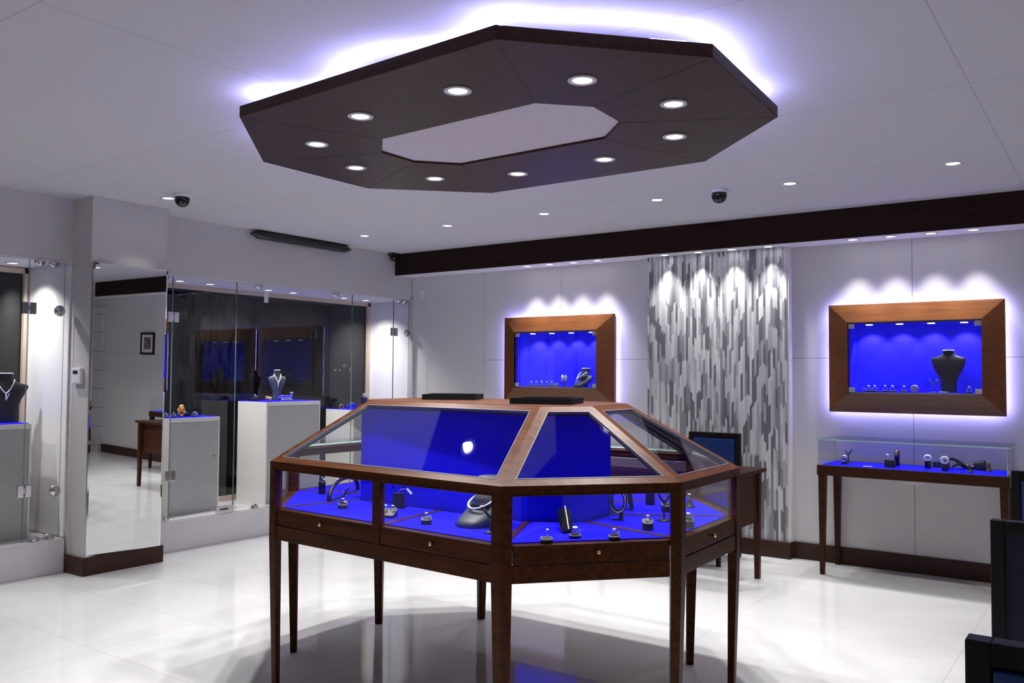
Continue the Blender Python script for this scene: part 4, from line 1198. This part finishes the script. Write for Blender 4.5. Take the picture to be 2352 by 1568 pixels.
# ================================================================ desk and chairs
t = thing('desk', 'dark wood desk behind the octagonal case in front of the mosaic pier', 'desk', (-2.75, 5.77, 0))
off = Vector((2.75, -5.77, 0))
DX0, DX1, DY0, DY1 = -3.45, -2.085, 5.48, 6.055
mb = MB(); mb.box(DX0, DX1, DY0, DY1, .750, .775); tb(mb, 'desk_top', 'table_wood', .002)
mb = MB(); mb.box(DX1 - .070, DX1 - .048, DY0 + .070, DY1 - .060, .40, .750); tb(mb, 'side_panel', 'table_wood')
mb = MB(); mb.box(DX0 + .048, DX0 + .070, DY0 + .070, DY1 - .060, .40, .750); tb(mb, 'side_panel', 'table_wood')
mb = MB(); mb.box(DX0 + .072, DX1 - .072, DY0 + .070, DY0 + .092, .40, .750); tb(mb, 'front_panel', 'table_wood')
for (x, y, sx, sy) in ((DX0 + .03, DY0 + .02, 1, 1), (DX1 - .03, DY0 + .02, -1, 1), (DX0 + .03, DY1 - .015, 1, -1), (DX1 - .03, DY1 - .015, -1, -1)):
    def qq(s_, dx=0, dy=0):
        p = [(x + dx, y + dy), (x + dx + sx * s_, y + dy), (x + dx + sx * s_, y + dy + sy * s_), (x + dx, y + dy + sy * s_)]
        return p if sx * sy > 0 else list(reversed(p))
    mb = MB(); mb.prism(qq(.034, sx * .008, sy * .006), 0, .750, top=qq(.050)); tb(mb, 'leg', 'table_wood')

def make_chair(label, loc, rz):
    """square upholstered chair, front towards -y"""
    t = thing('chair', label, 'chair', loc, rz, 'navy chairs')
    W, D, H = .215, .23, .97
    MB().box(-W, W, -D, D - .03, .38, .43).build('seat_frame', 'black_wood', t, bevel=.003)
    MB().box(-W + .012, W - .012, -D + .01, D - .045, .43, .485, bev=.018).build('seat_cushion', 'navy', t)
    mb = MB()
    y0, y1 = D - .045, D
    mb.box(-W, -W + .040, y0, y1, .43, H); mb.box(W - .040, W, y0, y1, .43, H)
    mb.box(-W + .040, W - .040, y0, y1, H - .040, H); mb.box(-W + .040, W - .040, y0, y1, .50, .54)
    mb.build('back_frame', 'black_wood', t, bevel=.003)
    MB().box(-W + .042, W - .042, y0 - .006, y0 + .026, .545, H - .045, bev=.012).build('back_cushion', 'navy', t)
    MB().box(-W + .041, W - .041, y1 - .016, y1 - .006, .541, H - .041).build('back_panel', 'navy_dark', t)
    for sx in (-1, 1):
        for (ya, yb) in ((-D, -D + .042), (D - .042, D)):
            x0, x1 = (-W, -W + .042) if sx < 0 else (W - .042, W)
            xm, ym = (x0 + x1) / 2, (ya + yb) / 2
            q = [(x0, ya), (x1, ya), (x1, yb), (x0, yb)]
            f = [(xm + (a - xm) * .68 + sx * .004, ym + (b_ - ym) * .68) for a, b_ in q]
            MB().prism(f, 0, .38, top=q).build('leg', 'black_wood', t)
    return t
ch = make_chair('navy leather chair behind the desk in front of the mosaic pier', (-2.705, 6.42, 0), 0)
dup(ch, (-0.25, 4.68, 0), 0, 'navy leather chair at the right edge of the photo, farthest of three')
dup(ch, (-0.145, 3.365, 0), PI, 'black framed navy chair seen from behind at the right edge, middle of three')
dup(ch, (-0.02, 1.50, 0), 0, 'navy chair in the bottom right corner of the photo, nearest of three')

# framed picture (seen in the mirror)
t = thing('picture', 'small black framed photograph seen in the mirror, on the back wall', 'picture', (.40, YB, 1.725))
mb = MB()
mb.box(-.20, .20, -.022, -.001, .135, .165); mb.box(-.20, .20, -.022, -.001, -.165, -.135); mb.box(-.20, -.17, -.022, -.001, -.135, .135); mb.box(.17, .20, -.022, -.001, -.135, .135)
mb.build('frame', 'black_wood', t)
MB().box(-.17, .17, -.012, -.002, -.135, .135).build('mount', 'white_paper', t)
MB().box(-.105, .105, -.0135, -.0121, -.085, .095).build('print', 'photo', t)

# ================================================================ column: mirror, thermostat
t = thing('mirror', 'tall frameless mirror on the front of the left column', 'mirror', (-5.938, 3.513, .126))
my0, my1, mz0, mz1 = 3.232 - 3.513, 3.795 - 3.513, 0.0, 2.070
bv = .012
mb = MB()
tz = math.tan(R(-.6)); ty = math.tan(R(-2.3))
def mp(y, z, d=0.0):
    # plane normal slightly down and towards the shop front
    return (.018 + d - ty * (y) * 1.0 - tz * (z - 1.0) * 1.0 * 1.0, y, z)
vs = [mp(my0 + bv, mz0 + bv), mp(my1 - bv, mz0 + bv), mp(my1 - bv, mz1 - bv), mp(my0 + bv, mz1 - bv),
      mp(my0, mz0, -.004), mp(my1, mz0, -.004), mp(my1, mz1, -.004), mp(my0, mz1, -.004),
      (-.004, my0, mz0), (-.004, my1, mz0), (-.004, my1, mz1), (-.004, my0, mz1)]
mb.quad_faces(vs, [(0, 1, 2, 3), (4, 5, 1, 0), (5, 6, 2, 1), (6, 7, 3, 2), (7, 4, 0, 3)], 0)
mb.quad_faces(vs, [(4, 8, 9, 5), (5, 9, 10, 6), (6, 10, 11, 7), (7, 11, 8, 4), (8, 11, 10, 9)], 1)
bmesh.ops.remove_doubles(mb.bm, verts=mb.bm.verts, dist=1e-6)
mb.build('mirror_glass', ['mirror', 'chrome'], t)
t = thing('thermostat', 'white wall control box with small dark screen on the column side', 'wall control', (-6.068, COL0, 1.395))
MB().box(-.058, .058, -.026, -.0005, -.058, .055, bev=.010).build('casing', 'white_plastic', t)
MB().box(-.040, .022, -.0275, -.0255, .012, .036).build('screen', 'screen', t)

# ================================================================ glass fronts of the left bays
XG = -6.225
def glass_front(name, label, y0, y1, z0, z1, group=None):
    t = thing(name, label, 'glass panel' if 'door' not in name else 'glass door', (XG, y0, z0))
    mb = MB(); glass_panel(mb, -.004, .0045, 0, y1 - y0, 0, z1 - z0, 'x'); mb.build('pane', ['shop_glass', 'shop_edge'], t)
    return t
def clamp(t, y, z, yw0, zw0, half=0):
    """round glass clamp; half: 0 full disc, 1 lower half (hangs from the soffit), 2 upper half (stands on the kerb)"""
    mb = MB(); r = .040; n = 20
    a0, a1 = {0: (0, 2 * PI), 1: (PI, 2 * PI), 2: (0, PI)}[half]
    m_ = n if half == 0 else n // 2 + 1
    def rg(x, rr): return [(x, y - yw0 + rr * math.cos(a0 + (a1 - a0) * i / (n if half == 0 else n // 2)), z - zw0 + rr * math.sin(a0 + (a1 - a0) * i / (n if half == 0 else n // 2))) for i in range(m_)]
    mb.loft([rg(.0055, r), rg(.012, r), rg(.020, r * .72), rg(.020, r * .40), rg(.026, r * .30)])
    mb.build('glass_clamp', 'chrome', t)
def hinge(t, y, z, y0, z0):
    mb = MB(); yy, zz = y - y0, z - z0
    mb.box(.0055, .020, yy - .048, yy - .004, zz - .042, zz + .042, bev=.004)
    mb.box(.0055, .020, yy + .004, yy + .048, zz - .042, zz + .042, bev=.004)
    mb.box(.0055, .017, yy - .020, yy + .020, zz - .018, zz + .018)
    mb.build('hinge', 'chrome', t)
ZK, ZG = .2405, 2.200
p = glass_front('glass_panel', 'narrow fixed glass panel between the mirror column and the first glass door', COL1 + .015, 4.048, ZK, ZG)
clamp(p, 3.975, 2.198, COL1 + .015, ZK, 1); clamp(p, 3.988, .243, COL1 + .015, ZK, 2)
d = glass_front('glass_door', 'hinged glass door in front of the short left plinth', 4.054, 4.658, ZK + .004, ZG)
hinge(d, 4.051, 1.865, 4.054, ZK + .004); hinge(d, 4.051, .600, 4.054, ZK + .004)
mb = MB(); mb.box(.0055, .022, .43, .60, .006, .060, bev=.003); mb.build('lock_plate', 'steel', d)
mb = MB(); mb.box(.0215, .0232, .465, .545, .026, .040); mb.build('lock_slot', 'ink', d)
p = glass_front('glass_panel', 'wide fixed glass panel in front of the tall plinth', 4.664, 6.020, ZK, ZG)
clamp(p, 4.885, 2.198, 4.664, ZK, 1); clamp(p, 4.878, .243, 4.664, ZK, 2); clamp(p, 5.80, 2.198, 4.664, ZK, 1)
d = glass_front('glass_door', 'hinged glass door at the far end of the showcase near the corner', 6.026, 6.612, ZK + .004, ZG)
hinge(d, 6.614, 1.861, 6.026, ZK + .004); hinge(d, 6.614, .60, 6.026, ZK + .004)
p = glass_front('glass_panel', 'narrow fixed glass panel in the far corner of the showcase', 6.618, 6.850, ZK, ZG)
clamp(p, 6.69, 2.198, 6.618, ZK, 1); clamp(p, 6.78, 2.198, 6.618, ZK, 1); clamp(p, 6.815, 1.857, 6.618, ZK, 0)
d = glass_front('glass_door', 'hinged glass door of the bay at the left edge of the photo', 2.30, 2.932, ZK + .004, ZG + .005)
hinge(d, 2.935, 1.863, 2.30, ZK + .004); hinge(d, 2.935, .597, 2.30, ZK + .004)
p = glass_front('glass_panel', 'narrow fixed glass panel left of the column at the left edge', 2.938, 3.185, ZK, ZG + .005)
clamp(p, 3.003, 2.203, 2.938, ZK, 1); clamp(p, 3.103, 2.203, 2.938, ZK, 1); clamp(p, 3.150, 1.857, 2.938, ZK, 0); clamp(p, 3.150, .576, 2.938, ZK, 0)
clamp(p, 3.006, .243, 2.938, ZK, 2); clamp(p, 3.116, .243, 2.938, ZK, 2)

# white sensor on the back wall and hanging tag in the showcase
t = thing('sensor', 'white wall sensor with a thin cable in the back left corner', 'sensor', (-6.06, YB - .001, 2.262))
MB().box(-.022, .022, -.028, 0, -.048, .048, bev=.006).build('casing', 'white_plastic', t)
MB().tube([(.004, -.006, .047), (.008, -.005, .12), (.004, -.004, .187)], .004, 6).build('cable', 'white_plastic', t)
t = thing('hanging_tag', 'white tag hanging from the showcase soffit above the tall plinth', 'hanging tag', (-6.42, 5.13, 2.203))
MB().tube([(0, 0, 0), (0, 0, -.035)], .0015, 6).build('string', 'white_plastic', t)
MB().box(-.004, .004, -.022, .022, -.135, -.032, bev=.002).build('card', 'white_plastic', t)

# ================================================================ plinths
def plinth(label, x0, x1, y0, y1, z1, lock=True):
    cx, cy = (x0 + x1) / 2, (y0 + y1) / 2
    t = thing('plinth', label, 'plinth', (cx, cy, .2402), 0, 'white showcase plinths')
    hx, hy, h = (x1 - x0) / 2, (y1 - y0) / 2, z1 - .2402
    mb = MB(); mb.box(-hx, hx - .012, -hy, hy, 0, h - .004)
    mb.box(hx - .012, hx, -hy, -hy + .014, 0, h - .004); mb.box(hx - .012, hx, hy - .014, hy, 0, h - .004); mb.box(hx - .012, hx, -hy + .014, hy - .014, h - .040, h - .004)
    mb.build('body', 'white_paint', t)
    mb = MB(); mb.box(hx - .0115, hx - .003, -hy + .0165, hy - .0165, .004, h - .043); dr = mb.build('front_door', 'grey_panel', t)
    if lock: MB().tube([(hx - .003, hy - .055, h * .58), (hx + .010, hy - .055, h * .58)], .010, 12).build('lock', 'chrome', dr)
    MB().box(-hx + .01, hx - .012, -hy + .01, hy - .01, h - .004, h).build('velvet_top', 'velvet', t)
    return t
plinth('short white plinth with blue top beside the mirror column', -6.745, -6.43, 4.175, 4.665, 1.046)
plinth('tall white plinth with blue top in the middle of the showcase', -6.755, -6.345, 5.095, 5.735, 1.163)
plinth('white plinth with blue top in the far corner of the showcase', -6.760, -6.360, 6.190, 6.700, 1.060)
plinth('white plinth in the bay at the left edge of the photo', -6.745, -6.380, 2.46, 3.055, 1.054)

# ---- on the short plinth
Z1 = 1.0465
for x, y, lb in ((-6.54, 4.215, 'beside the mirror column edge'), (-6.52, 4.275, 'left of the gold piece')):
    ring_stand((x, y, Z1), 'low black ring stand %s on the short plinth' % lb, R(90), .045, .035, .014)
    ring((x, y, Z1 + .008), 'silver ring %s on the short plinth' % lb, R(70), .013, .007, price=True)
t = thing('gold_ornament', 'tall amber and gold filigree bracelet standing on the short plinth', 'bracelet', (-6.52, 4.345, Z1), R(95))
mb = MB()
n = 26
for i in range(n):
    a = 2 * PI * i / n
    mb.sphere((.026 * math.cos(a), .004 * math.sin(5 * a), .052 + .044 * math.sin(a)), .0105 + .003 * math.sin(7 * a), 8)
mb.build('filigree', 'gold', t)
MB().sphere((0, 0, .058), .024, 12, sz=1.3).build('amber_core', 'amber', t)
MB().lathe([(.018, 0), (.016, .006), (.008, .012)], seg=12).build('foot', 'black_velvet', t)
block_stand((-6.60, 4.43, Z1), 'long black jewel box behind the gold ornament on the short plinth', R(90), .080, .045, .024, .084)
ring((-6.60, 4.425, Z1 + .024), 'silver ring on the long black box on the short plinth', R(60), .013, .007, price=True)
ring_stand((-6.54, 4.49, Z1), 'low black ring stand right of the gold ornament', R(90), .05, .035, .014)
ring((-6.54, 4.482, Z1 + .008), 'left of two silver rings on the stand right of the gold ornament', R(70), .013, .007)
ring((-6.54, 4.502, Z1 + .008), 'right of two silver rings on the stand right of the gold ornament', R(70), .012, .007, price=True)

# ---- on the tall plinth
Z2 = 1.1635
block_stand((-6.60, 5.17, Z2), 'black ring box at the left of the tall plinth top', R(90), .075, .055, .028, .078)
ring((-6.60, 5.165, Z2 + .028), 'silver ring on the black box at the left of the tall plinth', R(80), .013, .008, price=True)
t = thing('bracelet', 'coiled yellow gold bracelet on the tall plinth left of the silver dish', 'bracelet', (-6.50, 5.24, Z2))
mb = MB()
for i in range(22):
    a = 2 * PI * i / 22 * 1.9
    mb.sphere((.022 * math.cos(a), .022 * math.sin(a), .010 + .0014 * i), .0085, 8)
mb.build('coil', 'gold', t)
t = thing('silver_dish', 'round engraved silver dish on the tall plinth', 'dish', (-6.52, 5.45, Z2))
MB().lathe([(.062, 0), (.066, .006), (.060, .012), (.060, .040), (.072, .046), (.074, .052), (.068, .052), (.056, .044), (.056, .016), (0.0001, .014)], seg=32).build('bowl', 'silver', t)
mb = MB()
for i in range(24):
    a = 2 * PI * i / 24; mb.sphere((.0615 * math.cos(a), .0615 * math.sin(a), .026), .006, 6)
mb.build('engraving', 'silver', t)
t = thing('silver_cup', 'small silver stem cup beside the silver dish on the tall plinth', 'cup', (-6.56, 5.56, Z2))
MB().lathe([(.022, 0), (.020, .004), (.004, .008), (.004, .05), (.016, .060), (.022, .080), (.020, .080), (.003, .062)], seg=16).build('cup', 'silver', t)
torso_bust((-6.665, 5.47, Z2), 'black necklace bust on the tall plinth in the showcase', R(78), .285, .185, 'bust_gray', .74, 'bust_cap', .42, 0, True, 'white necklace with drop on the bust on the tall plinth')

# ---- on the corner plinth
Z3 = 1.0605
block_stand((-6.66, 6.235, Z3), 'black square block at the left of the corner plinth', R(90), .050, .045, .070, .056)
bracelet((-6.60, 6.25, Z3), 'yellow gold bangle leaning on the black block on the corner plinth', R(90), .022, .006, 'gold', group=None, tilt=0)
t = arch_holder((-6.50, 6.30, Z3), 'blue arched bracelet holder on the corner plinth', R(90), .11, .045, .012)
for c in t.children: c.data.materials[0] = M['velvet']
chain_over((-6.50, 6.30, Z3), 'silver bracelet over the blue arched holder on the corner plinth', R(90), .11, .045, PI * .3, PI * .97)
t = thing('bracelet', 'yellow gold bead bracelet lying on the corner plinth', 'bracelet', (-6.47, 6.43, Z3))
mb = MB()
for i in range(18):
    a = 2 * PI * i / 18; mb.sphere((.020 * math.cos(a), .034 * math.sin(a), .009), .009, 8)
mb.build('beads', 'gold', t)
t = thing('display_block', 'tall black waisted pillar on the corner plinth', 'display stand', (-6.55, 6.53, Z3))
MB().lathe([(.040, 0), (.040, .006), (.030, .014), (.030, .095), (.042, .104), (.046, .110), (0, .110)], seg=20).build('pillar', 'black_velvet', t)
t = thing('watch', 'silver watch standing on the tall waisted pillar on the corner plinth', 'watch', (-6.55, 6.53, Z3 + .1105), R(70))
MB().tube([(.020 * math.cos(2 * PI * i / 20), 0, .024 + .022 * math.sin(2 * PI * i / 20)) for i in range(20)], .005, 8, closed=True).build('strap', 'silver', t)
MB().tube([(0, -.008, .026), (0, -.013, .026)], .016, 16).build('face', 'white_plastic', t)
block_stand((-6.55, 6.625, Z3), 'plain black round pillar at the right of the corner plinth', 0, .070, .070, .090, rounded=True)
ring((-6.55, 6.625, Z3 + .090), 'pale stone ring on the plain black pillar on the corner plinth', R(70), .011, .009)

# ---- left bay
torso_bust((-6.60, 2.965, 1.0545), 'large black necklace bust on the plinth at the left edge of the photo', R(80), .35, .31, 'black_velvet', .74, 'bust_cap', .56, 0, True,
           'silver necklace with a white tag on the bust at the left edge of the photo', price=True)

# ================================================================ ceiling fittings
def dome_camera(loc, label):
    t = thing('dome_camera', label, 'security camera', loc, 0, 'black dome cameras on the ceiling')
    MB().lathe([(0, 0), (.058, 0), (.060, -.006), (.056, -.018), (.046, -.022), (0, -.022)], seg=24).build('base', 'white_plastic', t)
    MB().lathe([(.050, -.020), (.052, -.028), (.050, -.048), (.040, -.072), (.024, -.086), (0.0001, -.091)], seg=24).build('dome', 'black_glossy', t)
    return t
dome_camera((-5.375, 3.555, ZC), 'black dome camera on the ceiling near the left column')
dome_camera((-2.205, 5.49, ZC), 'black dome camera on the ceiling near the right end of the pendant panel')
t = thing('security_camera', 'small black camera in the corner at the left end of the dark beam', 'security camera', (-6.14, 6.52, ZC - .001))
MB().box(-.035, .035, -.05, .05, -.030, 0).build('bracket', 'black_plastic', t)
MB().sphere((0, 0, -.045), .042, 16).build('dome', 'black_glossy', t)
t = thing('smear_bar', 'dark rounded bar standing in for a smear along the top of the left wall', 'stand-in bar', (-6.150, 5.33, 2.630))  # dark bar added where only a dark smear shows; no known fitting
n_ = 14; rings = []
for i in range(n_ + 1):
    u = i / n_; y = -.60 + 1.20 * u
    k = min(1, (max(0.0, 1 - abs(2 * u - 1) ** 8)) ** .5 + .12)
    rings.append([(.045 * k * math.cos(2 * PI * j / 16), y, .038 * k * math.sin(2 * PI * j / 16)) for j in range(16)])
MB().loft(rings).build('body', 'black_plastic', t)
mb = MB()
for k in range(3): mb.box(.0455 - .004 * abs(k - 1), .0475 - .004 * abs(k - 1), -.50, .50, -.016 + .014 * k, -.011 + .014 * k)  # invented slots: thin dark strips laid on the bar
mb.build('dark_strip', 'strip_black', t)
